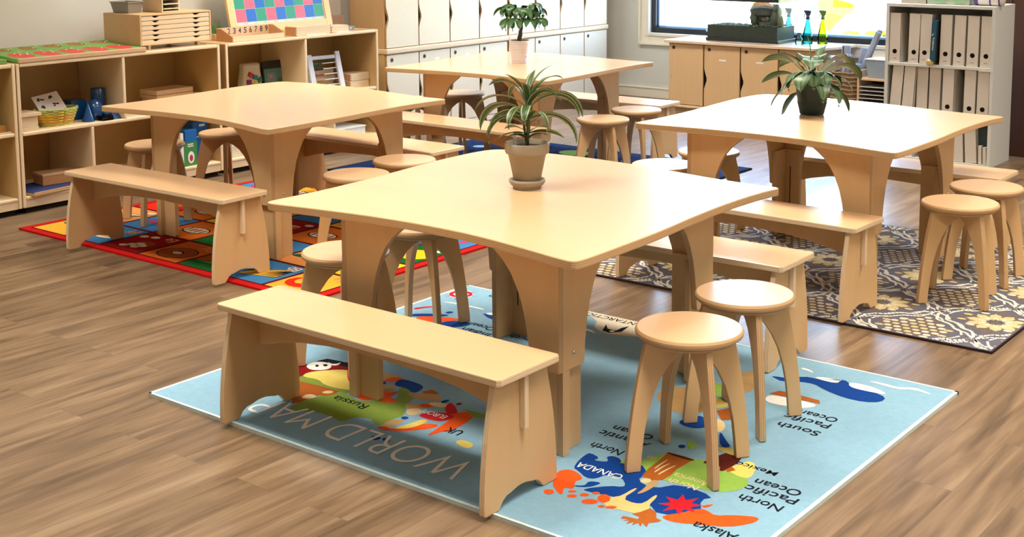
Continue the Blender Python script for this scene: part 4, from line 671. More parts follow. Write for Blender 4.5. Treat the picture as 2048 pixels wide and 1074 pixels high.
g.box(.012, AW-.012, .012, .016, .028, .14).box(AW-.016, AW-.012, .016, AD-.016, .028, .14).box(.012, .016, .016, AD-.016, .028, .135)
tag(g.build('gravel_layer', mat('dark_gravel', (.055, .06, .048), .9, .2, noise=.5, nscale=(60, 60, 60)), t), None, kind='stuff')
g = MB(); random.seed(9)
for k in range(70):
    x = random.uniform(.03, AW-.03); g.tube([(x, .03+random.random()*.06, .13), (x+random.uniform(-.015, .015), .04, .145+random.random()*.02)], [.004, .001], 5)
g.build('moss', mat('olive_moss', (.22, .28, .08), .9), t)
g = MB(); random.seed(21)
def rock(m, c, r, sq, mi, seed, n=14):
    random.seed(seed); vs = []; fs = []
    for i in range(9):
        for k in range(n):
            a = PI*i/8; b = 2*PI*k/n; q = 1+random.uniform(-.16, .16)
            vs.append((c[0]+r*sq[0]*math.sin(a)*math.cos(b)*q, c[1]+r*sq[1]*math.sin(a)*math.sin(b)*q, c[2]+r*sq[2]*math.cos(a)*q))
    for i in range(8):
        for k in range(n): fs.append((i*n+k, (i+1)*n+k, (i+1)*n+(k+1) % n, i*n+(k+1) % n))
    m.add(vs, fs, mi, None, True)
for c, r, sq, mi in (((.44, .24, .25), .10, (1.2, .5, 1.0), 1), ((.40, .22, .21), .085, (.8, .5, 1.3), 1), ((.54, .24, .26), .07, (1, .5, .9), 1),
                     ((.50, .12, .265), .10, (1.3, .6, .45), 0), ((.41, .12, .21), .055, (.7, .6, 1.3), 0), ((.62, .12, .22), .07, (.7, .6, 1.5), 0), ((.66, .13, .16), .05, (.5, .6, 1.4), 0), ((.50, .16, .15), .06, (1.6, .7, .5), 0), ((.5, .14, .20), .035, (1.1, .5, .6), 2)):
    rock(g, c, r, sq, mi, int(c[0]*1000))
g.build('rock_ornament', [mat('dark_rock', (.13, .13, .10), .9, .2, noise=.5, nscale=(30, 30, 30)), mat('orange_bark', (.62, .36, .18), .8, .2, noise=.4, nscale=(20, 60, 20)), mat('pale_rock', (.42, .30, .2), .8)], t)
MB().lathe([(.001, 0), (.012, 0), (.012, .02), (.001, .02)], 12, 0, Matrix.Translation((.012, .03, .085)) @ Matrix.Rotation(-PI/2, 4, 'Y')).build('suction_cap', WHITE, t)

# spray bottles and jar
def spray_bottle(loc, label, col, nozzle, rz, liq=None):
    t = thing('spray_bottle', loc, label, 'bottle', rz, 'spray bottles on the window cabinet'); t.scale = (1.0, 1.0, 1.08)
    MB().lathe([(.001, 0), (.040, 0), (.044, .004), (.044, .04), (.040, .075), (.030, .12), (.020, .165), (.0145, .185), (.0145, .2)], 28, 0).build('bottle_body', col, t)
    MB().lathe([(.0155, .19), (.0175, .19), (.0175, .212), (.0145, .214), (.0145, .222)], 24, 0).build('collar', nozzle, t)
    h = MB().prism([(-.018, .222), (.018, .222), (.026, .245), (.024, .262), (-.034, .264), (-.038, .252), (-.022, .244)], 'xz', -.010, .010)
    h.build('spray_head', nozzle, t, bevel=.003)
    MB().prism([(-.028, .246), (-.020, .246), (-.028, .205), (-.036, .198)], 'xz', -.004, .004).build('trigger', nozzle, t, bevel=.0015)
    return t
NZ = mat('grey_nozzle', (.18, .20, .24), .4); NZB = mat('dark_nozzle', (.03, .035, .07), .4)
spray_bottle((-5.225, 10.382, .626), 'blue spray bottle seen through the aquarium glass, leftmost of the three', glassy('blue_liquid', (.10, .68, .90)), NZ, .2)
spray_bottle((-4.955, 10.20, .626), 'turquoise spray bottle, middle of the three by the window', glassy('turquoise_liquid', (.12, .84, .82)), NZB, .5)
spray_bottle((-4.85, 10.27, .626), 'lime yellow spray bottle, rightmost of the three', glassy('lime_liquid', (.72, .95, .10)), mat('olive_nozzle', (.10, .20, .05), .4), .5)
t = thing('glass_jar', (-4.985, 10.10, .626), 'small clear glass jar with a black knob, in front of the turquoise bottle', 'jar')
MB().lathe([(.001, 0), (.03, 0), (.032, .004), (.032, .045), (.02, .06), (.014, .07), (.014, .085)], 24).build('jar_body', glassy('clear_glass', (.75, .88, .93)), t)
MB().lathe([(.001, .085), (.018, .085), (.018, .097), (.001, .099)], 20).build('lid', BLACK, t)

# basket with rolled grey mats
t = thing('woven_basket', (-4.475, 10.05, 0), 'brown woven basket holding rolled grey mats, right of the window cabinet', 'basket')
m = MB(); w, d = .122, .17; H = .445
rb = 26
for k in range(rb):
    z = .008+k*(H-.016)/(rb-1); g = 1+.04*(k % 2)
    path = []
    for q in range(33):
        a = 2*PI*q/32; x = w*g*max(-1, min(1, 1.25*math.cos(a))); y = d*g*max(-1, min(1, 1.25*math.sin(a)))
        path.append((x, y, z+.002*math.sin(a*9+k*PI)))
    m.tube(path, .0095, 6)
m.build('basket_wall', mat('seagrass', (.30, .20, .11), .9, .2, noise=.5, nscale=(60, 60, 60), bump=.6, bscale=150), t)
MB().box(-w*.95, w*.95, -d*.95, d*.95, 0, .012).build('basket_base', mat('seagrass', (.3, .2, .11)), t)
def mat_roll(base, top, r, label, flat_=1.0):
    b, e = Vector(base), Vector(top); d = e-b
    t = thing('rolled_mat', base, label, 'mat', group='rolled grey mats')
    Q = d.to_track_quat('Z', 'Y').to_matrix().to_4x4(); L = d.length
    m = MB(); n = 74; vs = []; fs = []; turns = 2.6
    for i in range(n):
        a = 2*PI*turns*i/(n-1); rr = r*(.22+.78*i/(n-1))
        for q, th in ((0, 0), (0, r*.2)):
            rx = (rr-th)
            vs += [(rx*math.cos(a), rx*math.sin(a)*flat_, 0), (rx*math.cos(a), rx*math.sin(a)*flat_, L)]
    for i in range(n-1):
        o = 4*i; fs += [(o, o+4, o+5, o+1), (o+2, o+3, o+7, o+6), (o+1, o+5, o+7, o+3), (o, o+2, o+6, o+4)]
    m.add(vs, fs, 0, Q, True)
    m.build('mat_body', mat('grey_blue_felt', (.27, .30, .36), .95, .1, noise=.25, nscale=(60, 60, 60), bump=.4, bscale=300), t)
    return t
for k, (b, e, r, lab) in enumerate([((-4.535, 10.06, .25), (-4.525, 10.04, .645), .040, 'rolled grey mat standing upright with a spiral end, leftmost in the basket'),
                     ((-4.50, 9.95, .20), (-4.455, 9.92, .585), .040, 'rolled grey mat tilted forward, second from the left in the basket'),
                     ((-4.49, 10.17, .22), (-4.42, 10.18, .62), .042, 'rolled grey mat behind the others with its dark open end up'),
                     ((-4.53, 10.10, .13), (-4.275, 10.13, .775), .026, 'long thin grey mat leaning right, farther of the two tall ones'),
                     ((-4.51, 10.03, .13), (-4.250, 10.04, .765), .030, 'long thin grey mat leaning right, nearer of the two tall ones'),
                     ((-4.41, 9.96, .2), (-4.385, 9.935, .51), .042, 'short rolled grey mat low at the right side of the basket')]):
    mat_roll(b, e, r, lab)
# paper sorter and plastic bin
t = thing('paper_sorter', (-4.32, 9.80, 0), 'small wooden paper sorter with white slots, between the basket and the white bookcase', 'rack')
m = MB().box(0, .014, 0, .3, 0, .475).box(.26, .274, 0, .3, 0, .475).box(.014, .26, 0, .3, .40, .416).box(.014, .26, .29, .3, 0, .40).box(0, .274, .28, .3, .40, .475)
m.build('case', WOOD_M, t, bevel=.002)
for k in range(11): MB().box(.014, .26, .002, .28, .345-k*.031, .350-k*.031).build('slot_shelf', mat('pale_slot_board', (.55, .53, .48), .6), t)
MB().box(.014, .26, .27, .288, 0, .40).build('dark_back', DARK, t)  # near-black sheet painted as the shade deep between the slots
t = thing('plastic_bin', (-4.17, 9.92, .416), 'small clear plastic bin on top of the paper sorter', 'bin')
def tapered_bin(m, wb, db, wt, dt, h, th=.003, mi=0):
    vs = []; 
    for (w_, d_, z) in ((wb, db, 0), (wt, dt, h), (wt-th*2, dt-th*2, h), (wb-th*2, db-th*2, th)):
        vs += [(-w_/2, -d_/2, z), (w_/2, -d_/2, z), (w_/2, d_/2, z), (-w_/2, d_/2, z)]
    fs = [(3, 2, 1, 0), (12, 13, 14, 15)]
    for a in range(3):
        for k in range(4): fs.append((a*4+k, a*4+(k+1) % 4, a*4+4+(k+1) % 4, a*4+4+k))
    m.add(vs, fs, mi); return m
m = MB(); tapered_bin(m, .16, .14, .2, .18, .15); m.build('bin_body', mat('milky_plastic', (.50, .60, .68), .3, trans=.5), t)
MB().box(-.105, .105, -.095, .095, .146, .154).build('lid', mat('milky_lid', (.62, .66, .68), .4), t, bevel=.003)

# ------------------------------------------------------------------ white bookcase with magazine files
GREYW = mat('white_grey_melamine', (.68, .71, .70), .35, .5)
FILE = mat('file_card', (.70, .66, .60), .6, .3, noise=.03, nscale=(50, 50, 50))
bx0, bx1, by = -3.655, -2.895, 8.75
t = thing('bookcase', (bx0, by, 0), 'pale grey-white bookcase full of magazine files, beside the dark wood door', 'bookcase')
Wb = bx1-bx0; Db = .40; Hb = 1.092
MB().box(0, .022, 0, Db, 0, Hb).build('side_panel', GREYW, t, bevel=.0015)
MB().box(Wb-.022, Wb, 0, Db, 0, Hb).build('side_panel', GREYW, t, bevel=.0015)
MB().box(.022, Wb-.022, 0, Db, Hb-.022, Hb).build('top_board', GREYW, t, bevel=.0015)
MB().box(.022, Wb-.022, Db-.006, Db, 0, Hb-.022).build('back_panel', GREYW, t)
for z in (.68, .318, .02): MB().box(.022, Wb-.022, 0, Db-.006, z-.02, z).build('shelf_board', GREYW, t, bevel=.0015)
m = MB().box(Wb-.10, Wb-.012, -.002, -.0005, .655, .678); m.build('torn_paper_strip', mat('torn_paper', (.75, .73, .70), .8), t)
def file_mesh(hole=True, back=False):
    m = MB(); w, h, d = .084, .345, .26; th = .003
    # upright spine with finger hole, slanted sides open at the back top
    r = .0165; hc = (w/2, .076); n = 20
    ring = [(hc[0]+r*math.cos(2*PI*k/n), hc[1]+r*math.sin(2*PI*k/n)) for k in range(n)]
    if hole:
        rr = [(hc[0]+r*math.sin(2*PI*k/n), hc[1]-r*math.cos(2*PI*k/n)) for k in range(n)]
        key = [(0, 0), (w/2, 0)]+[rr[0]]+rr[1:][::-1]+[(rr[0][0]+.0001, rr[0][1]), (w/2+.0001, 0), (w, 0), (w, h), (0, h)]
        m.add([(x, 0, z) for x, z in key], [list(range(len(key)))], 0)
        m.add([(x, 0, z) for x, z in ring]+[(x, .006, z) for x, z in ring], [(k, (k+1) % n, n+(k+1) % n, n+k) for k in range(n)], 1)
        m.poly([(x, .006, z) for x, z in ring], 1)
        for k in range(5): m.box(w/2-.012+k*.005, w/2-.009+k*.005, -.0006, 0, .026, .029, 1)
    else:
        m.box(0, w, 0, .002, 0, h, 0)
    side = [(0, 0), (d, 0), (d, h*.45), (d*.35, h), (0, h)]
    m.prism(side, 'yz', 0, th); m.prism(side, 'yz', w-th, w); m.box(th, w-th, .002, d, 0, th)
    m.box(th, w-th, d-th, d, th, h*.45)
    m.box(th*2, w-th*2, .03, d-.01, th, h*.8 if not back else h*.9, 2)
    return m
fcol = [FILE, DARK, mat('papers', (.55, .52, .46), .8, noise=.2, nscale=(300, 4, 4))]
first = None
def mag_file(x, z, label, lean=0, hole=True, yo=.012, grp='magazine files in the bookcase', col=None):
    o = file_mesh(hole).build('magazine_file', [col or FILE]+fcol[1:])
    o.location = (x, by+yo, z+.001+max(0, math.sin(lean))*.084); o.rotation_euler = (0, lean, 0)
    tag(o, label, 'file box', grp); return o
ords = ['leftmost', 'second from the left', 'third from the left', 'just right of the blue book', 'fifth from the left', 'second from the right', 'rightmost']
for k, (x, ln) in enumerate(((-3.632, .0), (-3.495, .012), (-3.420, .035), (-3.272, .012), (-3.178, .012), (-3.086, .010), (-2.994, .006))):
    mag_file(x, .68, 'beige magazine file, top shelf of the bookcase, '+ords[k], ln)
ord2 = ['leftmost and leaning', 'second from the left, leaning', 'third from the left', 'fourth from the left', 'third from the right', 'second from the right', 'rightmost']
for k, (x, ln, hl) in enumerate(((-3.622, .070, False), (-3.532, .055, False), (-3.434, .010, False), (-3.345, .01, False), (-3.245, .012, True), (-3.095, .010, True), (-3.005, .008, True))):
    mag_file(x, .318, 'magazine file, middle shelf of the bookcase, '+ord2[k], ln, hl, yo=.012+(.02 if k in (2, 3) else 0))
for k, (x, ln, hl, lab) in enumerate(((-3.62, 0, True, 'leftmost'), (-3.52, 0, True, 'second from the left'), (-3.16, -.05, False, 'behind the leg of the right table'), (-3.068, -.06, False, 'leaning left beside the dark magazine'))):
    o = mag_file(x, .02, 'magazine file, bottom shelf of the bookcase, '+lab, ln, hl)
    o.scale = (1, 1, .80)
dk = MB().box(0, .075, 0, .2, 0, .25).build('dark_magazine', mat('dark_cover', (.03, .05, .055), .4, noise=.4, nscale=(8, 8, 8))); dk.location = (-2.995, by+.05, .022); dk.rotation_euler = (0, -.06, 0)
tag(dk, 'dark glossy magazine stack at the right end of the bookcase bottom shelf', 'magazine')
for k, x in enumerate((-2.975, -2.945)):
    o = MB().box(0, .022, 0, .2, 0, .125-k*.008).build('white_booklet', mat('booklet_paper', (.66, .62, .56), .7), bevel=.001); o.location = (x, by+.01, .022); o.rotation_euler = (0, -.04, 0)
    tag(o, 'small white booklet in front of the dark magazine, '+('left one' if k == 0 else 'right one'), 'booklet', 'white booklets')
# blue book and little box
t = thing('book', (-3.324, by-.012, .712), 'dark blue book with white spine lettering, standing on a little yellow box', 'book')
MB().box(0, .032, 0, .2, 0, .275, 0).box(.032, .040, .002, .2, .002, .273, 1).build('cover', [mat('teal_cover', (.012, .09, .17), .4, noise=.3, nscale=(5, 5, 5)), BLACK], t, bevel=.001, rot=(0, .03, 0))
v, f_ = text_polys('Frobenius', .085, .012); m = MB(); m.add(v, f_, 0, Matrix.Translation((.013, -.001, .155)) @ Matrix.Rotation(.03, 4, 'Y') @ Matrix.Rotation(PI/2, 4, 'Y') @ Matrix.Rotation(PI/2, 4, 'X')); m.build('spine_lettering', WHITE, t)
m = MB().prism(chaikin([(.002, .172), (.012, .178), (.02, .19), (.016, .176), (.008, .168)], 1), 'xz', -.0015, -.0005); m.build('spine_mark', WHITE, t)
t = thing('small_box', (-3.352, by-.014, .681), 'tiny yellow and white box under the blue book on the top shelf', 'box')
MB().box(0, .045, 0, .15, 0, .022, 0).build('box_body', mat('yellow_card', (.55, .42, .12), .6), t, bevel=.001)
MB().box(.003, .033, .002, .15, .022, .031, 0).build('box_lid', WHITE, t, bevel=.001)
# things on top of the bookcase
t = thing('cardboard_box', (-3.575, by+.06, Hb+.001), 'grey-beige box on top of the bookcase at the left', 'box')
MB().box(0, .18, 0, .2, 0, .13).build('box_body', mat('grey_card', (.40, .37, .34), .6), t, bevel=.002)
MB().box(.125, .128, -.0006, .0, 0, .12).build('box_flap', mat('flap', (.34, .31, .28), .6), t)
t = thing('storage_box', (-3.39, by+.05, Hb+.001), 'pale green translucent storage box in the middle of the bookcase top', 'box')
m = MB(); tapered_bin(m, .29, .2, .31, .22, .12); m.build('bin_body', mat('pale_green_plastic', (.46, .58, .46), .35, trans=.2), t, loc=(.15, .11, 0))
m = MB().box(.06, .13, -.001, .0, .02, .08).box(.19, .26, .0, .001, .02, .08); m.build('green_print', mat('green_print', (.25, .5, .25), .5), t, loc=(0, 0, 0))
t = thing('wipes_canister', (-3.065, by+.09, Hb+.039), 'white and purple wipes canister lying on its side on top of the bookcase', 'canister')
RX = Matrix.Rotation(PI/2, 4, 'Y')
PUR = mat('purple_plastic', (.09, .05, .26), .4)
MB().lathe([(.001, .0), (.034, .0), (.036, .004), (.036, .030), (.001, .030)], 32, 0, RX).build('cap', PUR, t)
MB().lathe([(.001, .030), (.037, .030), (.037, .19), (.034, .195), (.001, .195)], 32, 0, RX).build('canister_body', mat('cream_label', (.72, .68, .66), .4), t)
for x in (.105, .165): MB().lathe([(.0373, x), (.0373, x+.012)], 32, 0, RX, cap=False).build('label_band', PUR, t)

# ------------------------------------------------------------------ things on the shelf tops
# green bead tray board
ST = .8785
def peg_mesh(): return MB().lathe([(.0025, 0), (.0025, .006), (.0048, .008), (.005, .011), (.001, .014)], 10, 0)
def disc(m, x, y, z, rx, ry, mi=0, n=22): m.poly([(x+rx*math.cos(2*PI*k/n), y+ry*math.sin(2*PI*k/n), z) for k in range(n)], mi)
RF = mat('red_felt', (.60, .05, .04), .6); BF = mat('brick_felt', (.30, .14, .04), .6); PW = mat('peg_white', (.85, .75, .6), .4)
TL = R_(3.5)
t = thing('counting_board', (-7.33, 4.072, ST), 'long green board with red circles and white pegs on top of the shelf unit', 'board')
t.rotation_euler = (0, TL, 0); t.location.z = ST+.0275
MB().box(0, .44, 0, .865, .0, .022, 0).build('board_base', mat('grass_green', (.16, .36, .07), .6), t, bevel=.002)
MB().box(.44, .455, 0, .865, 0, .026, 0).build('wooden_edge', [WOOD_M], t, bevel=.003)
MB().box(.01, .05, 0.02, .845, -.024, 0, 0).build('back_rest', WOOD_M, t)
pk = None
for k in range(5):
    yc = .095+k*.165; n = 5-k
    m = MB(); disc(m, .325, yc, .0226, .098, .068); m.build('red_circle', RF, t)
    m = MB(); disc(m, .085, yc+.02, .0226, .06, .055); m.build('red_circle', BF, t)
    spots = [(.325+(0 if n == 1 else .045)*math.cos(2*PI*j/n+.4), yc+(0 if n == 1 else .034)*math.sin(2*PI*j/n+.4)) for j in range(n)]+[(.10+.05*math.cos(2*PI*j/5), yc+.02+.04*math.sin(2*PI*j/5)) for j in range(4)]
    for x, y in spots:
        if pk is None: pk = peg_mesh().build('peg', PW, t, loc=(x, y, .0226))
        else:
            o = pk.copy(); COL.objects.link(o); o.parent = t; o.location = (x, y, .0226)
t = thing('counting_board', (-7.33, 3.42, ST), 'second green board, cut by the left photo edge, beside the long one', 'board')
MB().box(0, .42, 0, .60, .0, .026, 0).build('board_base', mat('grass_green', (.16, .36, .07), .6), t, bevel=.002)
for x, y in ((.13, .50), (.3, .38)):
    m = MB(); disc(m, x, y, .0266, .09, .066); m.build('red_circle', RF, t)

# map cabinet with six drawers
t = thing('drawer_cabinet', (-6.945, 4.945, ST), 'wooden flat-drawer cabinet with six drawers on top of the shelf unit', 'cabinet')
Wc, Dc, z0, z1 = .552, .385, .026, .222
m = MB().box(-Dc, 0, 0, .012, z0, z1).box(-Dc, 0, Wc-.012, Wc, z0, z1).box(-Dc, 0, .012, Wc-.012, z1-.010, z1).box(-Dc, 0, .012, Wc-.012, z0, z0+.008).box(-Dc, -Dc+.008, .012, Wc-.012, z0+.008, z1-.01)
m.build('case', [BIRCH_V], t, bevel=.002)
MB().box(-.03, -.025, .012, Wc-.012, z0+.008, z1-.01).build('recess_shade', DARK, t)  # dark sheet in place of the shade behind the drawer notches
dh = (z1-z0-.018)/6
for k in range(6):
    zb = z0+.008+k*dh
    pts = [(.014, 0), (Wc-.014, 0), (Wc-.014, dh-.003)]
    for yc in (.435, .12):
        pts += [(yc+.027, dh-.003), (yc+.018, dh-.009), (yc+.008, dh-.014), (yc-.008, dh-.014), (yc-.018, dh-.009), (yc-.027, dh-.003)]
    pts += [(.014, dh-.003)]
    MB().prism([(a, b+zb) for a, b in pts], 'yz', -.022, -.002, 0, 0).build('drawer', MAPLE_L, t, bevel=.001)
for y in (.07, Wc-.1): MB().box(-.05, -.02, y, y+.02, 0, z0).box(-Dc+.03, -Dc+.06, y, y+.02, 0, z0).build('foot', MAPLE_L, t)
CT = ST+z1+.001
t = thing('plastic_tub', (-7.20, 5.035, CT), 'empty grey plastic tub on the flat-drawer cabinet', 'tub', .1)
m = MB(); tapered_bin(m, .14, .10, .17, .125, .07); m.build('tub_body', mat('grey_tub', (.27, .26, .24), .5), t)
MB().box(-.088, .088, -.066, -.0625, .066, .072).box(-.088, .088, .0625, .066, .066, .072).box(-.088, -.085, -.0625, .0625, .066, .072).box(.085, .088, -.0625, .0625, .066, .072).build('rim', mat('grey_tub', (.27, .26, .24), .5), t)
t = thing('paper_rack', (-7.02, 5.17, CT), 'small wooden rack of cream papers on the right half of the flat-drawer cabinet', 'rack', .06)
MB().box(-.19, 0, 0, .010, 0, .24).box(-.19, 0, .135, .145, 0, .24).box(-.19, 0, .01, .135, .23, .24).box(-.19, -.182, .01, .135, 0, .23).box(-.19, 0, .01, .135, 0, .006).build('case', MAPLE_L, t, bevel=.0015)
for k in range(7):
    m = MB().box(-.17, .004+.004*(k % 2), .013, .132, .018+k*.030, .024+k*.030); m.build('paper_tray', mat('cream_paper', (.74, .66, .50), .6), t)
MB().box(-.178, -.17, .01, .135, .006, .23).build('dark_back', WOOD_R, t)

# small potted grass
t = thing('potted_grass', (-7.16, 5.69, ST), 'small wooden pot of green grass between the drawer cabinet and the checkered board', 'plant')
MB().box(-.04, .04, -.03, .04, 0, .042).build('wooden_pot', WOOD_M, t, bevel=.002)
m = MB(); random.seed(5)
for k in range(60):
    x, y = random.uniform(-.03, .03), random.uniform(-.022, .03); h = random.uniform(.04, .11)
    dx, dy = random.uniform(-.02, .02), random.uniform(-.02, .02)
    m.add([(x-.003, y, .04), (x+.003, y, .04), (x+dx, y+dy, .04+h)], [(0, 1, 2)], 0)
m.build('grass_blades', mat('spring_green', (.10, .36, .12), .5), t)

# checkered board leaning at the wall
t = thing('hundred_board', (-7.10, 5.80, ST), 'framed board checkered red, blue and green leaning at the wall on the right shelf unit', 'board')
Wd, Hd = .945, .62
TB = Matrix.Rotation(R_(-12), 4, 'Y')
m = MB().box(-.025, 0, 0, .055, .04, Hd, 0, TB).box(-.025, 0, Wd-.055, Wd, .04, Hd, 0, TB).box(-.025, 0, .055, Wd-.055, .04, .09, 0, TB).box(-.025, 0, .055, Wd-.055, Hd-.05, Hd, 0, TB)
m.build('frame', mat('yellow_pine', (.72, .55, .26), .5, noise=.06, nscale=(3, 3, 3)), t, bevel=.003)
MB().box(-.022, -.008, .055, Wd-.055, .09, Hd-.05, 0, TB).build('panel', mat('grey_panel', (.55, .57, .52), .5), t)
m = MB(); cols = 9; cwd = (Wd-.13)/cols; chh = .092
for r in range(5):
    for c in range(cols):
        y0 = .065+c*cwd; zz = .11+r*chh; ci = (c-r) % 3
        m.add([(-.0075, y0+.001, zz+.001), (-.0075, y0+cwd-.001, zz+.001), (-.0075, y0+cwd-.001, zz+chh-.001), (-.0075, y0+.001, zz+chh-.001)], [(0, 1, 2, 3)], ci, TB)
m.build('colour_squares', [mat('coral_square', rgb(232, 100, 125), .5), mat('blue_square', rgb(28, 105, 195), .5), mat('green_square', rgb(45, 150, 120), .5)], t)
m = MB()
for c in range(cols): m.add([(-.0072, .07+c*cwd, .096), (-.0072, .07+(c+.6)*cwd, .096), (-.0072, .07+(c+.6)*cwd, .106), (-.0072, .07+c*cwd, .106)], [(0, 1, 2, 3)], 0, TB)
m.build('bottom_strip', mat('pale_strip', (.62, .66, .58), .5), t)
MB().box(-.10, .015, .03, Wd-.03, 0, .042).build('base_rail', mat('yellow_pine', (.72, .55, .26), .5), t, bevel=.003)
t = thing('wall_panel', (-7.47, 6.86, .95), 'plain pale panel standing at the wall between the checkered board and the lockers', 'panel')
MB().box(0, .02, 0, .30, 0, .75).build('panel', mat('pale_grey_board', (.66, .65, .62), .5), t, bevel=.002)
MB().box(0, .025, -.02, 0, 0, .75).build('edge_strip', mat('pinkish_wood', (.60, .42, .34), .5), t, bevel=.002)
MB().box(0, .05, -.02, .3, -.07, 0).build('foot', mat('pinkish_wood', (.60, .42, .34), .5), t, bevel=.002)

# number tray 0-9
t = thing('number_tray', (-6.915, 5.645, ST), 'wooden tray box with the handwritten numbers 1 to 9 on its raised back', 'tray', .02)
Ln = .47
sd_ = [(-.165, 0), (0, 0), (0, .034), (-.115, .085), (-.165, .085)]
MB().prism(sd_, 'xz', 0, .008).build('side', WOOD_R, t, bevel=.001); MB().prism(sd_, 'xz', Ln-.008, Ln).build('side', WOOD_R, t, bevel=.001)
MB().box(-.008, 0, .008, Ln-.008, 0, .034).build('front', MAPLE_L, t, bevel=.001)
m = MB().box(-.165, -.158, .008, Ln-.008, 0, .085); m.build('raised_back', mat('tan_board', (.62, .42, .26), .5), t, bevel=.001)
MB().box(-.158, -.008, .008, Ln-.008, .0, .006).build('bottom', MAPLE_L, t)
m = MB()
for k, ch in enumerate('123456789'):
    v, f_ = text_polys(ch, .023 if ch != '1' else .006, .040)
    m.add(v, f_, 0, Matrix.Translation((-.1572, .045+k*.048, .040)) @ Matrix.Rotation(PI/2, 4, 'Z') @ Matrix.Rotation(PI/2, 4, 'X'))
m.build('numbers', mat('ink', (.02, .015, .02), .6), t)
# finger-jointed boxes
def jointed_box(loc, sz, label, rz=0, open_=False, grp='finger-jointed wooden boxes'):
    L_, D_, H_ = sz
    t = thing('jointed_box', loc, label, 'box', rz, grp)
    m = MB().box(-.007, 0, 0, L_, 0, H_, 0).box(-D_, -D_+.007, 0, L_, 0, H_, 0).box(-D_+.007, -.007, .007, L_-.007, 0, .005, 0)
    n = max(3, int(H_/.008))
    for y in (0, L_-.007):
        m.box(-D_+.007, -.007, y, y+.007, 0, H_, 1)
    for k in range(n):
        if k % 2 == 0:
            z0_, z1_ = k*H_/n, (k+1)*H_/n
            for y in (-.0008, L_-.007): m.box(-.0075, .0008, y, y+.0078, z0_, z1_, 1)
    m.build('box_body', [MAPLE_L, WOOD_R], t)
    if not open_: MB().box(-D_+.004, -.004, .004, L_-.004, H_-.004, H_+.003).build('lid', MAPLE_L, t, bevel=.001)
    return t
jointed_box((-6.905, 6.20, ST), (.33, .12, .062), 'longer finger-jointed box right of the number tray')
jointed_box((-6.915, 6.545, ST), (.175, .12, .045), 'shorter finger-jointed box toward the lockers on the right shelf top')
t = thing('small_grey_box', (-7.0, 6.80, ST), 'little grey box at the right end of the right shelf top', 'box')
MB().box(-.06, 0, 0, .06, 0, .028).build('box_body', mat('slate', (.16, .18, .18), .5), t, bevel=.002); MB().box(.0, .0008, .01, .03, .006, .02).build('label', mat('pale_label', (.4, .45, .45), .5), t)
for k, (y, l) in enumerate(((6.34, .18), (6.63, .13))):
    o = MB().box(-.10, 0, 0, l, 0, .004).build('paper_sheet', WHITE); o.location = (-6.893, y-.05, ST)
    tag(o, ('longer' if k == 0 else 'shorter')+' white paper sheet at the front edge of the right shelf top', 'paper', 'paper sheets')

# ------------------------------------------------------------------ things inside the shelves
S0, S1, S2 = .481, .476, .451
t = thing('tray', (-6.92, 3.60, S0), 'orange wooden tray lined with green, in the shelf unit cut by the photo edge', 'tray')
MB().box(-.3, 0, 0, .40, 0, .012).box(-.01, 0, 0, .40, .012, .045).box(-.3, -.29, 0, .40, .012, .045).box(-.29, -.01, .39, .40, .012, .045).box(-.29, -.01, 0, .01, .012, .045).build('tray_body', mat('orange_wood', (.45, .20, .06), .5), t, bevel=.002)
MB().box(-.288, -.012, .012, .388, .012, .050).build('lining', mat('moss_lining', (.14, .20, .03), .8), t)
MB().box(-.01, .022, -.05, .42, -.0, .006).build('base_strip', MAPLE_L, t)
# lidded box, with a smaller box behind
t = thing('lidded_box', (-6.905, 4.082, S1), 'pale wooden box with an overhanging lid beside the yellow basket', 'box')
MB().box(-.15, -.004, .0, .115, 0, .022).build('base', MAPLE_L, t, bevel=.001); MB().box(-.145, -.006, .0, .112, .022, .085).build('box_body', MAPLE_L, t, bevel=.001); MB().box(-.155, .006, .0, .13, .085, .104).build('lid', MAPLE_L, t, bevel=.0015)
t = thing('small_wooden_box', (-7.08, 4.082, S1), 'smaller pale wooden box behind the lidded box', 'box')
MB().box(-.12, 0, 0, .09, 0, .11).build('box_body', BIRCH_D, t, bevel=.001); MB().box(-.125, .005, 0, .095, .115, .135).build('lid', MAPLE_L, t, bevel=.001)
# yellow basket
t = thing('woven_basket', (-7.01, 4.375, S1), 'yellow, orange and green woven basket holding a white card on the middle shelf', 'basket')
m = MB()
for k in range(12):
    z = .004+k*.0085; ff = .70+.30*k/11; path = []
    for q in range(49):
        a = 2*PI*q/48; wv = .004*math.sin(a*12+k*PI)
        path.append(((.085*ff+wv)*math.cos(a), (.135*ff+wv)*math.sin(a), z))
    m.tube(path, .0055, 6, [1, 2, 0, 1, 0, 1, 0, 1, 2, 1, 2, 2][k])
m.build('basket_wall', [mat('orange_straw', (.62, .28, .02), .7, noise=.35, nscale=(40, 40, 40)), mat('yellow_straw', (.72, .52, .06), .7, noise=.3, nscale=(40, 40, 40)), mat('green_straw', (.40, .48, .14), .7, noise=.4, nscale=(40, 40, 40))], t)
MB().lathe([(.001, 0), (.06, 0), (.06, .006), (.001, .006)], 24, 0, Matrix.Diagonal((1, 1.5, 1, 1))).build('basket_base', mat('yellow_straw', (.72, .52, .06), .7), t)
T = Matrix.Translation((0, 0, .045)) @ Matrix.Rotation(R_(-38), 4, 'Y') @ Matrix.Rotation(R_(8), 4, 'X')
t = thing('picture_card', (-7.00, 4.37, S1+.012), 'white card with four black prints leaning in the yellow basket', 'card')
MB().box(-.004, .0, -.085, .095, .03, .155, 0, T).build('card_sheet', mat('card_white', (.72, .66, .62), .6), t)
m = MB(); random.seed(8)
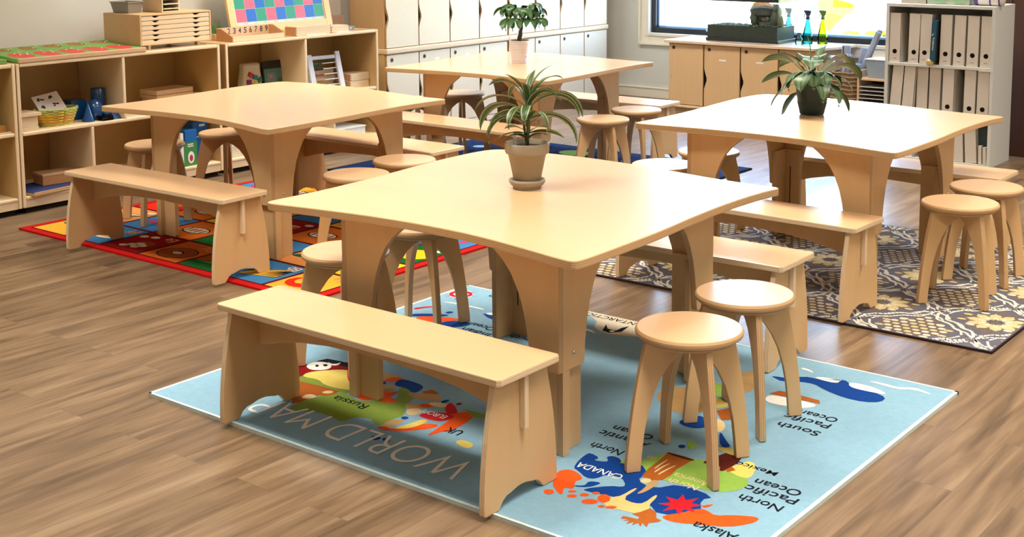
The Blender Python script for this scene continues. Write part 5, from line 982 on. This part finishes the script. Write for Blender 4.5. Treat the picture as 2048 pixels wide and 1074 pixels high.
for cy_, cz_ in ((-.04, .125), (.04, .125), (-.04, .072), (.04, .072)):
    for q in range(5):
        y, z = cy_+random.uniform(-.017, .017), cz_+random.uniform(-.008, .008)
        m.add([(.0006, y+.009*math.cos(u*PI/4), z+.0055*math.sin(u*PI/4)) for u in range(8)], [list(range(8))], 0, T)
m.build('black_prints', mat('print_black', (.02, .02, .02), .7), t)
# blue geometric solids
BLUE = mat('glossy_blue', (.008, .075, .26), .22, .6, coat=.5)
def solid(name, loc, label, m, rot=None):
    o = m.build(name, BLUE); o.location = loc
    if rot: o.rotation_euler = rot
    tag(o, label, 'geometric solid', 'blue geometric solids')
solid('cone_solid', (-6.965, 4.562, S1), 'glossy blue cone on the middle shelf', MB().lathe([(.001, 0), (.037, 0), (.037, .002), (.001, .118)], 40, cap=False))
solid('egg_solid', (-7.0, 4.635, S1), 'glossy blue egg-shaped solid standing behind the cone', MB().lathe([(.001, 0), (.028, .004), (.042, .022), (.049, .048), (.046, .078), (.034, .104), (.018, .119), (.001, .124)], 40))
solid('cylinder_solid', (-7.08, 4.712, S1), 'tall glossy blue upright cylinder, the highest of the solids', MB().lathe([(.001, 0), (.042, 0), (.043, .002), (.043, .178), (.041, .18), (.001, .18)], 40, cap=False))
solid('cube_solid', (-7.13, 4.575, S1), 'dark blue cube behind the cone and the egg-shaped solid', MB().box(-.055, .055, -.055, .055, 0, .12))
solid('ball', (-6.985, 4.70, S1), 'small glossy blue ball in front of the tall cylinder', MB().ell((0, 0, .03), (.03, .03, .03)))
solid('triangular_prism', (-6.945, 4.715, S1), 'blue triangular prism lying near the shelf front below the table corner', MB().prism([(-.035, 0), (.035, 0), (0, .04)], 'xz', -.005, .042))
o = MB().box(-.035, .035, 0, .075, 0, .003).box(-.035, -.032, 0, .075, .003, .03).box(.032, .035, 0, .075, .003, .03).box(-.032, .032, 0, .003, .003, .03).box(-.032, .032, .072, .075, .003, .03).build('clear_tray', glassy('clear_acrylic', (.85, .88, .9))); o.location = (-6.93, 4.615, S1)
tag(o, 'small clear acrylic tray beside the blue cone', 'tray')
# boxes at the right of the middle shelf
t = thing('wooden_case', (-7.06, 5.13, S1), 'brown wooden case with a wider lid in the right bay above the left table', 'case', .05)
MB().box(-.16, 0, .015, .29, 0, .065).build('case_body', WOOD_M, t, bevel=.001); MB().box(-.165, .004, 0, .30, .065, .085).box(-.165, .004, 0, .30, .088, .118).build('lid', WOOD_M, t, bevel=.0015)
t = thing('wooden_case', (-7.05, 5.43, S1), 'low brown wooden case end beside the wider-lidded case', 'case')
MB().box(-.16, 0, 0, .05, 0, .05).build('case_body', WOOD_M, t, bevel=.001); MB().box(-.162, .002, -.001, .052, .05, .075).build('lid', WOOD_M, t, bevel=.001)
# bottom bay
t = thing('tray', (-6.87, 4.110, .101), 'blue-lined wooden tray sticking out of the bottom bay', 'tray', .10)
MB().box(-.27, .02, 0, .34, 0, .014).box(.012, .02, 0, .34, .014, .020).box(-.27, -.262, 0, .34, .014, .02).build('tray_body', mat('tan_tray', (.55, .34, .16), .5), t, bevel=.002)
MB().box(-.262, .012, .003, .337, .014, .018).build('lining', mat('blue_felt', (.02, .035, .16), .8), t)
t = thing('wooden_case', (-7.0, 4.26, .121), 'reddish brown case lying on the blue-lined tray', 'case', -.15)
MB().box(-.14, 0, 0, .24, 0, .055).build('case_body', [WOOD_R], t, bevel=.001); MB().box(-.142, .002, -.002, .242, .055, .066).build('lid', WOOD_M, t, bevel=.001)
# packages
GRN = mat('pack_green', (.05, .24, .06), .4); BLU = mat('pack_blue', (.01, .13, .42), .35)
t = thing('package', (-6.91, 5.215, .101), 'tall green package with a blue top and a white and red picture', 'package')
MB().box(-.10, 0, 0, .105, 0, .155, 0).build('green_body', GRN, t, bevel=.002); MB().box(-.10, .001, .012, .105, .155, .235, 0).build('blue_top', BLU, t, bevel=.003)
MB().box(-.10, -.002, -.022, 0, .02, .22).build('white_side', WHITE, t)
m = MB()
m.add([(.0012, .055+.026*math.cos(k*PI/8), .055+.04*math.sin(k*PI/8)) for k in range(16)], [list(range(16))], 0)
m.add([(.0018, .055+.014*math.cos(k*PI/6), .05+.022*math.sin(k*PI/6)) for k in range(12)], [list(range(12))], 1)
for k in range(2): m.add([(.0012, .03, .125+k*.013), (.0012, .075, .125+k*.013), (.0012, .075, .132+k*.013), (.0012, .03, .132+k*.013)], [(0, 1, 2, 3)], 0)
m.build('picture', [WHITE, mat('pack_red', (.45, .03, .05), .5)], t)
t = thing('package', (-6.98, 5.345, .101), 'wider blue package right of the green one, white lettering near its top', 'package')
MB().box(-.12, 0, 0, .125, 0, .27, 0).build('box_body', BLU, t, bevel=.003)
m = MB().box(.0002, .001, .05, .095, .235, .25).box(.0002, .001, .02, .11, .165, .172); m.build('white_print', WHITE, t)
t = thing('red_toy', (-6.95, 5.43, .101), 'small red and clear toy low beside the shelf end', 'toy')
m = MB(); random.seed(3)
for k in range(6): m.ell((random.uniform(-.02, .02), random.uniform(-.02, .02), .014+random.random()*.02), (.016, .014, .013), 0, 10)
m.build('toy_body', mat('toy_red', (.5, .03, .03), .4), t); m = MB().tube([(0, 0, .02), (0, .012, .06)], .003, 6).tube([(0, 0, .02), (0, -.01, .07)], .003, 6); m.build('toy_stick', STEEL, t)
t = thing('white_carton', (-6.92, 5.60, .101), 'low white carton in the bottom bay of the right shelf unit, behind a stool', 'box')
MB().box(-.2, 0, 0, .115, 0, .075).build('box_body', mat('carton', (.68, .60, .45), .6), t, bevel=.002); MB().box(-.202, .002, -.002, .117, .068, .080).build('lid', mat('carton', (.68, .60, .45), .6), t)
t = thing('white_carton', (-6.92, 6.56, .101), 'wide flat white carton in the bottom bay, just above the left table\'s far bench', 'box')
MB().box(-.28, 0, 0, .31, 0, .055).build('box_body', WHITE, t, bevel=.002); MB().box(-.284, .004, -.004, .314, .055, .066).build('lid', WHITE, t, bevel=.0015)

# canvas bag, dark bag, abacus, boxes in the right unit
t = thing('canvas_bag', (-7.16, 5.90, S2), 'cream drawstring bag printed with coloured squares in the right shelf unit', 'bag')
m = MB(); vs = []; fs = []; n = 24; random.seed(6)
lev = [(0, 1.0), (.03, 1.08), (.08, 1.05), (.13, 1.0), (.17, .92), (.20, .85), (.225, .88), (.24, .80)]
for i, (z, q) in enumerate(lev):
    for k in range(n):
        a = 2*PI*k/n; rp = 1+.06*math.sin(a*9+i)*(i > 3)
        vs.append((.045*q*rp*max(-1, min(1, 1.2*math.cos(a))), .085+.082*q*rp*max(-1, min(1, 1.2*math.sin(a))), z))
for i in range(len(lev)-1):
    for k in range(n): fs.append((i*n+k, i*n+(k+1) % n, (i+1)*n+(k+1) % n, (i+1)*n+k))
fs.append(tuple(range(n))[::-1]); fs.append(tuple(range((len(lev)-1)*n, len(lev)*n)))
m.add(vs, fs, 0, None, True); m.build('bag_body', mat('canvas', (.66, .58, .46), .9, bump=.3, bscale=300), t)
m = MB(); sq = [(.055, .165, 0), (.095, .145, 1), (.04, .115, 2), (.135, .125, 3), (.095, .095, 4), (.13, .075, 5)]
for y, z, c in sq: m.box(.040, .054, y-.018, y+.018, z-.016, z+.016, c, Matrix.Translation((0, y, z)) @ Matrix.Rotation(.25*(c-2), 4, 'X') @ Matrix.Translation((0, -y, -z)))
m.build('printed_squares', [mat('sq_red', (.5, .03, .04), .6), mat('sq_teal', (.02, .2, .26), .6), mat('sq_plum', (.22, .02, .10), .6), mat('sq_green', (.02, .18, .08), .6), mat('sq_yellow', (.8, .65, .04), .6), mat('sq_orange', (.6, .15, .03), .6)], t)
t = thing('glossy_pouch', (-7.15, 6.085, S2), 'dark glossy pouch with a picture and green print, right of the canvas bag', 'bag')
MB().prism([(-.03, 0), (.03, 0), (.012, .20), (.004, .245), (-.004, .245), (-.012, .20)], 'xz', 0, .185).build('pouch_body', mat('pouch_black', (.012, .012, .016), .3), t, bevel=.003)
TP = Matrix.Translation((.031, 0, 0)) @ Matrix.Rotation(R_(-5.1), 4, 'Y')
m = MB().box(0, .001, .01, .178, .02, .19, 0, TP).box(.001, .002, .01, .178, .02, .085, 1, TP).box(.001, .002, .13, .16, .05, .12, 1, TP).box(.001, .0025, .03, .11, .10, .16, 2, TP).box(.0025, .003, .05, .08, .125, .15, 3, TP).box(.002, .003, .12, .165, .02, .06, 4, TP)
m.build('printed_picture', [mat('pouch_teal', (.08, .2, .2), .3), mat('pouch_green', (.06, .14, .03), .4), mat('pouch_slate', (.16, .24, .27), .4), mat('pouch_pink', (.4, .2, .22), .4), mat('pouch_cream', (.6, .55, .3), .5)], t)
t = thing('abacus', (-6.955, 6.395, S2), 'white framed abacus leaning back in the right shelf unit', 'abacus', -.10); t.location.z += .0065
TA = Matrix.Rotation(R_(-15), 4, 'Y')
WF = mat('abacus_white', (.72, .72, .78), .4)
m = MB().box(-.022, 0, 0, .042, 0, .275, 0, TA).box(-.022, 0, .255, .295, 0, .285, 0, TA).box(-.018, -.004, .042, .255, .235, .262, 0, TA); m.build('frame', WF, t, bevel=.003)
for k, z in enumerate((.205, .165, .125, .085, .045)): MB().tube([TA @ Vector((-.011, .042, z)), TA @ Vector((-.011, .255, z))], .003, 8).build('rod', WHITE, t)
BM = [mat('bead_teal', (.02, .12, .12), .4), mat('bead_black', (.015, .015, .02), .4), mat('bead_brick', (.35, .1, .05), .4), mat('bead_tan', (.5, .28, .12), .4), mat('bead_slate', (.06, .07, .09), .4)]
for k, (z, c) in enumerate(((.205, 0), (.165, 1), (.125, 2), (.085, 3), (.045, 4))):
    b0 = None
    for q in range(6):
        p = TA @ Vector((-.011, .055+q*.0135, z))
        if b0 is None: b0 = MB().ell((0, 0, 0), (.010, .0066, .010), 0, 10).build('bead', BM[c], t, loc=tuple(p))
        else:
            o = b0.copy(); COL.objects.link(o); o.parent = t; o.location = p
MB().box(-.12, .035, -.01, .31, -.0005, .012).build('base_foot', WF, t, bevel=.003).location = (0, 0, -.0055)
for k in range(3):
    jointed_box((-7.11, 6.44, S2+k*.047), (.30+.02*(k % 2), .14, .043), ('lowest', 'middle', 'top')[k]+' long pale box of the stack behind the abacus', 0, False, 'long boxes behind the abacus')
for k in range(2):
    jointed_box((-6.955, 6.76 if k == 0 else 6.765, S2+k*.052), (.195, .17, .048), ('lower', 'upper')[k]+' finger-jointed box of the pair right of the abacus', 0, False, 'box pair right of the abacus')
t = thing('white_tray', (-6.90, 6.52, S2), 'flat white tray in front of the box pair in the right shelf unit', 'tray')
MB().box(-.05, .015, 0, .22, 0, .006).box(.010, .015, 0, .22, .006, .012).build('tray_body', WHITE, t)

# ------------------------------------------------------------------ plants on the tables
def leaf_strip(m, path, widths, mats, fold=.25, roll=0):
    """ribbon leaf along a path; mats = material index per lengthwise stripe"""
    n = len(path); k = len(mats); base = len(m.v)
    path = [Vector(p) for p in path]
    for i, p in enumerate(path):
        d = (path[min(i+1, n-1)]-path[max(i-1, 0)]).normalized()
        s_ = d.cross(Vector((0, 0, 1)))
        if s_.length < .05: s_ = Vector((math.cos(i), math.sin(i), 0))
        s_.normalize(); nn = s_.cross(d).normalized(); rr = roll*(.3+.7*i/(n-1)); s_, nn = s_*math.cos(rr)+nn*math.sin(rr), nn*math.cos(rr)-s_*math.sin(rr)
        for j in range(k+1):
            u = 2*j/k-1
            m.v.append(p+s_*(u*widths[i]/2)+nn*(abs(u)*widths[i]*fold*.5))
    for i in range(n-1):
        for j in range(k):
            a = base+i*(k+1)+j; m.f.append([a, a+1, a+k+2, a+k+1]); m.m.append(mats[j]); m.s.append(True)
def arch(p0, az, length, el0, drop, n=12, wob=0):
    """path leaving p0 at azimuth az, elevation el0, bending down by 'drop' radians along its length"""
    p = Vector(p0); out = [tuple(p)]; st = length/n
    for i in range(n):
        el = el0-drop*((i+.5)/n)**1.3; a = az+wob*(i/n)
        p = p+Vector((math.cos(a)*math.cos(el), math.sin(a)*math.cos(el), math.sin(el)))*st; out.append(tuple(p))
    return out
LG = mat('leaf_dark', (.035, .085, .022), .45); LM = mat('leaf_mid', (.060, .125, .035), .45); LC = mat('leaf_cream', (.42, .45, .25), .5); SOIL = mat('soil', (.035, .022, .014), .95)
CAMAZ = math.atan2(-3.653, 2.88)
# striped plant, taupe pot and saucer
tx, ty = -2.872, 3.665
t = thing('potted_plant', (tx, ty, TH+.013), 'striped strap-leaved plant in a taupe clay pot with a saucer on the nearest table', 'plant')
TAUPE = mat('taupe_clay', (.30, .25, .18), .6, .3, noise=.05, nscale=(20, 20, 20))
MB().lathe([(.001, 0), (.050, 0), (.052, .004), (.052, .012), (.060, .016), (.0665, .026), (.0665, .034), (.060, .036), (.058, .028), (.001, .022)], 56, cap=False).build('saucer', TAUPE, t)
MB().lathe([(.001, .023), (.046, .023), (.048, .026), (.069, .128), (.0705, .128), (.0775, .131), (.080, .137), (.081, .165), (.0785, .169), (.074, .169), (.072, .150), (.001, .148)], 64, cap=False).build('pot', TAUPE, t)
MB().lathe([(.001, .156), (.073, .151)], 40, cap=False).build('soil', SOIL, t)
m = MB(); m.tube([(0, 0, .15), (.004, .003, .22), (.002, .0, .29), (.004, .002, .345)], [.009, .008, .007, .005], 10)
m.tube([(0, 0, .16), (-.02, .01, .22), (-.028, .014, .26)], [.006, .005, .004], 8)
m.build('stem', mat('stem_green', (.16, .18, .07), .6), t)
MB().box(-.006, .006, -.001, .001, .12, .20, 0, Matrix.Translation((-.035, -.028, 0)) @ Matrix.Rotation(.6, 4, 'Z')).build('plant_label', WHITE, t)
m = MB(); random.seed(31)
def strap(z, az, L_, el, dr, w_=.026):
    n = 14; pth = arch((.003, .002, z), az, L_, el, dr, n, random.uniform(-.3, .3))
    ws = [w_*(.45+.55*min(1, (i/n)*4))*(1 if i < n*.55 else max(.04, 1-((i-n*.55)/(n*.45))**1.8)) for i in range(n+1)]
    leaf_strip(m, pth, ws, [0, 2, 0, 1, 0, 0, 1, 0, 2, 0], .3, (.95 if math.cos(az-RT) > 0 else -.95)*abs(math.cos(az-RT))*(1 if random.random() < .75 else .3))
RT = CAMAZ+PI/2   # photo-right
for rel, L_, el, dr, z, w_ in ((10, .235, .95, 2.5, .28, .028), (25, .26, .75, 2.2, .29, .03), (-2, .225, .45, 2.1, .25, .03), (175, .22, .75, 1.9, .29, .03), (162, .24, .6, 2.2, .27, .03), (190, .20, .45, 2.3, .25, .028), (205, .19, .9, 2.5, .24, .032),
                           (240, .17, .8, 2.6, .27, .03), (270, .15, 1.0, 2.9, .27, .032), (300, .17, .9, 2.7, .25, .03), (60, .2, .9, 2.0, .3, .028), (90, .2, .8, 2.2, .3, .028), (120, .21, .95, 2.2, .3, .028), (150, .19, 1.1, 1.8, .31, .026),
                           (35, .20, 1.1, 1.6, .31, .026), (330, .17, 1.1, 2.2, .3, .028), (185, .13, .2, 1.0, .2, .024), (0, .13, .25, .8, .2, .024), (215, .11, .6, 1.3, .18, .022), (330, .10, .7, 1.2, .18, .022), (45, .11, .5, 1, .2, .02), (140, .11, .5, 1, .2, .022), (80, .12, 1.2, .8, .33, .024), (260, .10, 1.25, 1.2, .32, .024), (20, .15, 1.3, 1.0, .33, .022), (195, .13, 1.2, .8, .32, .022), (15, .16, .6, 1.5, .23, .022), (170, .15, .7, 1.3, .22, .022)):
    strap(z, RT+R_(rel-2), L_*1.06, el, dr, w_*1.25)
m.build('leaves', [LG, LM, LC], t)
# broad-leaved plant in dark pot
t = thing('potted_plant', (-2.858, 5.95, TH+.013), 'drooping broad-leaved plant in a dark green textured pot on the right table', 'plant')
POTG = mat('dark_green_pot', (.014, .034, .036), .5, .4, bump=.25, bscale=120)
m = MB(); n = 64; prof = [(.056, 0), (.060, .003), (.066, .03), (.073, .07), (.080, .12), (.084, .158), (.088, .160), (.088, .168), (.082, .168), (.080, .15)]
m.lathe([(.001, 0)]+prof+[(.001, .145)], n, cap=False)
m.build('pot', POTG, t)
m = MB()
for k in range(26):
    for sg in (1, -1):
        a0 = 2*PI*k/26; m.tube([((.0590+.0135*q/5+.001)*math.cos(a0+sg*q*.06), (.0590+.0135*q/5+.001)*math.sin(a0+sg*q*.06), .008+q*.011) for q in range(6)], .0009, 4)
m.build('diamond_texture', mat('pot_ridge', (.06, .075, .075), .5), t)
MB().lathe([(.001, .146), (.08, .146)], 30, cap=False).build('soil', SOIL, t)
m = MB(); st = MB()
CA2 = math.atan2(-5.95, 2.858); R2 = CA2+PI/2
LB = [mat('broad_leaf', (.040, .095, .038), .38), mat('broad_leaf_pale', (.10, .17, .08), .42)]
def broad(rel, pet, L_, el, dr, w_, z=.15, tw=0):
    az = R2+R_(rel); p = arch((.01*math.cos(az), .01*math.sin(az), z), az, pet, el+.55, .45, 6); st.tube(p, .0028, 6)
    n = 12; q = [(x_, y_, max(z_, .012)) for x_, y_, z_ in arch(p[-1], az+tw, L_, el, dr, n)]
    ws = [w_*1.12*max(.02, math.sin(PI*(i/n)**.75))**.75 for i in range(n+1)]
    leaf_strip(m, q, ws, [0, 0, 1, 1, 0, 1, 1, 0, 0], .16, (.85 if math.cos(az-R2) > 0 else -.85)*abs(math.cos(az-R2))+(.25*math.sin(rel*1.7)))
for a_ in ((250, .07, .17, .55, 2.3, .10), (290, .075, .17, .5, 2.4, .095), (228, .08, .18, .1, 1.5, .085), (272, .11, .15, .3, 2.3, .09), (320, .08, .15, .3, 2.2, .08), (100, .08, .14, .9, 1.8, .07), (160, .08, .16, .9, 1.4, .06), (180, .13, .17, .55, 1.2, .050), (168, .10, .16, .75, 1.0, .048), (195, .10, .17, .15, .9, .055), (205, .09, .17, -.35, .9, .075), (222, .10, .17, -.7, .7, .07), (255, .12, .16, .2, 2.0, .085), (285, .10, .17, .0, 1.9, .07), (310, .10, .16, -.2, 1.6, .06),
           (335, .10, .16, .1, 1.7, .055), (0, .13, .16, .35, 1.9, .075), (18, .14, .13, .5, 1.6, .07), (40, .14, .15, .6, 1.7, .06), (75, .13, .16, .6, 1.8, .06), (110, .13, .16, .6, 1.8, .06), (140, .12, .15, .5, 1.6, .06), (345, .09, .15, -.5, 1.0, .05), (270, .14, .12, .6, 1.8, .09), (60, .15, .09, .9, .8, .06), (235, .11, .15, .2, 2.1, .07)):
    broad(*a_)
m.build('leaves', LB, t); st.build('leaf_stalks', mat('stalk_green', (.12, .2, .07), .5), t)
m = MB(); q = [(0, 0, .15), (-.008, -.002, .24), (-.016, -.005, .31), (-.028, -.008, .385)]; m.tube(q[:3], [.003, .0025, .002], 6)
leaf_strip(m, [(-.010, -.003, .25), (-.014, -.004, .29), (-.019, -.006, .33), (-.026, -.008, .37), (-.032, -.010, .40)], [.004, .012, .016, .010, .002], [0, 1, 0], .8); m.build('new_shoot', [mat('shoot_green', (.10, .2, .05), .4)]*2, t)
# money tree in white ribbed pot
t = thing('potted_plant', (-5.498, 6.935, TH+.013), 'small tree with drooping leaflets in a white ribbed pot on the back table', 'plant')
pr = [(.001, 0), (.050, 0)]
for k in range(14): z = .004+k*.0108; r = .051+.0175*k/13; pr += [(r, z), (r+.0014, z+.003), (r+.0014, z+.007), (r, z+.0095)]
pr += [(.0715, .158), (.067, .158), (.065, .14), (.001, .138)]
MB().lathe(pr, 56, cap=False, sm=False).build('pot', mat('white_ceramic', (.74, .67, .66), .4), t)
MB().lathe([(.001, .145), (.066, .142)], 30, cap=False).build('soil', SOIL, t)
m = MB()
for k in range(3):
    m.tube([(.010*math.cos(2*PI*k/3+q*.75)*(1-q*.05)+.0022*q*math.cos(R_(30)), .010*math.sin(2*PI*k/3+q*.75)*(1-q*.05)+.0022*q*math.sin(R_(30)), .14+q*.016) for q in range(11)], [.0095-.0004*q for q in range(11)], 8)
m.build('braided_trunk', mat('trunk_brown', (.11, .085, .05), .8, noise=.3, nscale=(60, 60, 30)), t)
m = MB(); st = MB(); random.seed(17)
R3 = math.atan2(-6.935, 5.498)+PI/2
top = (.018, .011, .30)
for rel, L_, el in ((185, .13, .9), (200, .10, .25), (170, .12, 1.2), (10, .12, .9), (-10, .11, .3), (30, .10, 1.3), (240, .08, .3), (300, .09, .3), (90, .1, .8), (130, .1, .9), (60, .1, .9), (270, .10, 1.0), (320, .09, 1.2), (215, .09, 1.3), (355, .13, 1.2), (100, .08, 1.4)):
    az = R3+R_(rel); p = arch(top, az, L_, el, .5, 5); st.tube(p, .0022, 5)
    for k in range(5):
        a2 = az+(k-2)*.8; n = 9; q = arch(p[-1], a2, random.uniform(.09, .135), .0, random.uniform(1.2, 2.2), n)
        ws = [.043*max(.03, math.sin(PI*(i/n)**.9)) for i in range(n+1)]
        leaf_strip(m, q, ws, [0, 1, 1, 0], .2, random.uniform(-.9, .9))
m.build('leaves', [mat('money_leaf', (.030, .105, .025), .35), mat('money_leaf_mid', (.045, .14, .035), .35)], t); st.build('leaf_stalks', mat('stalk_green', (.12, .2, .07), .5), t)
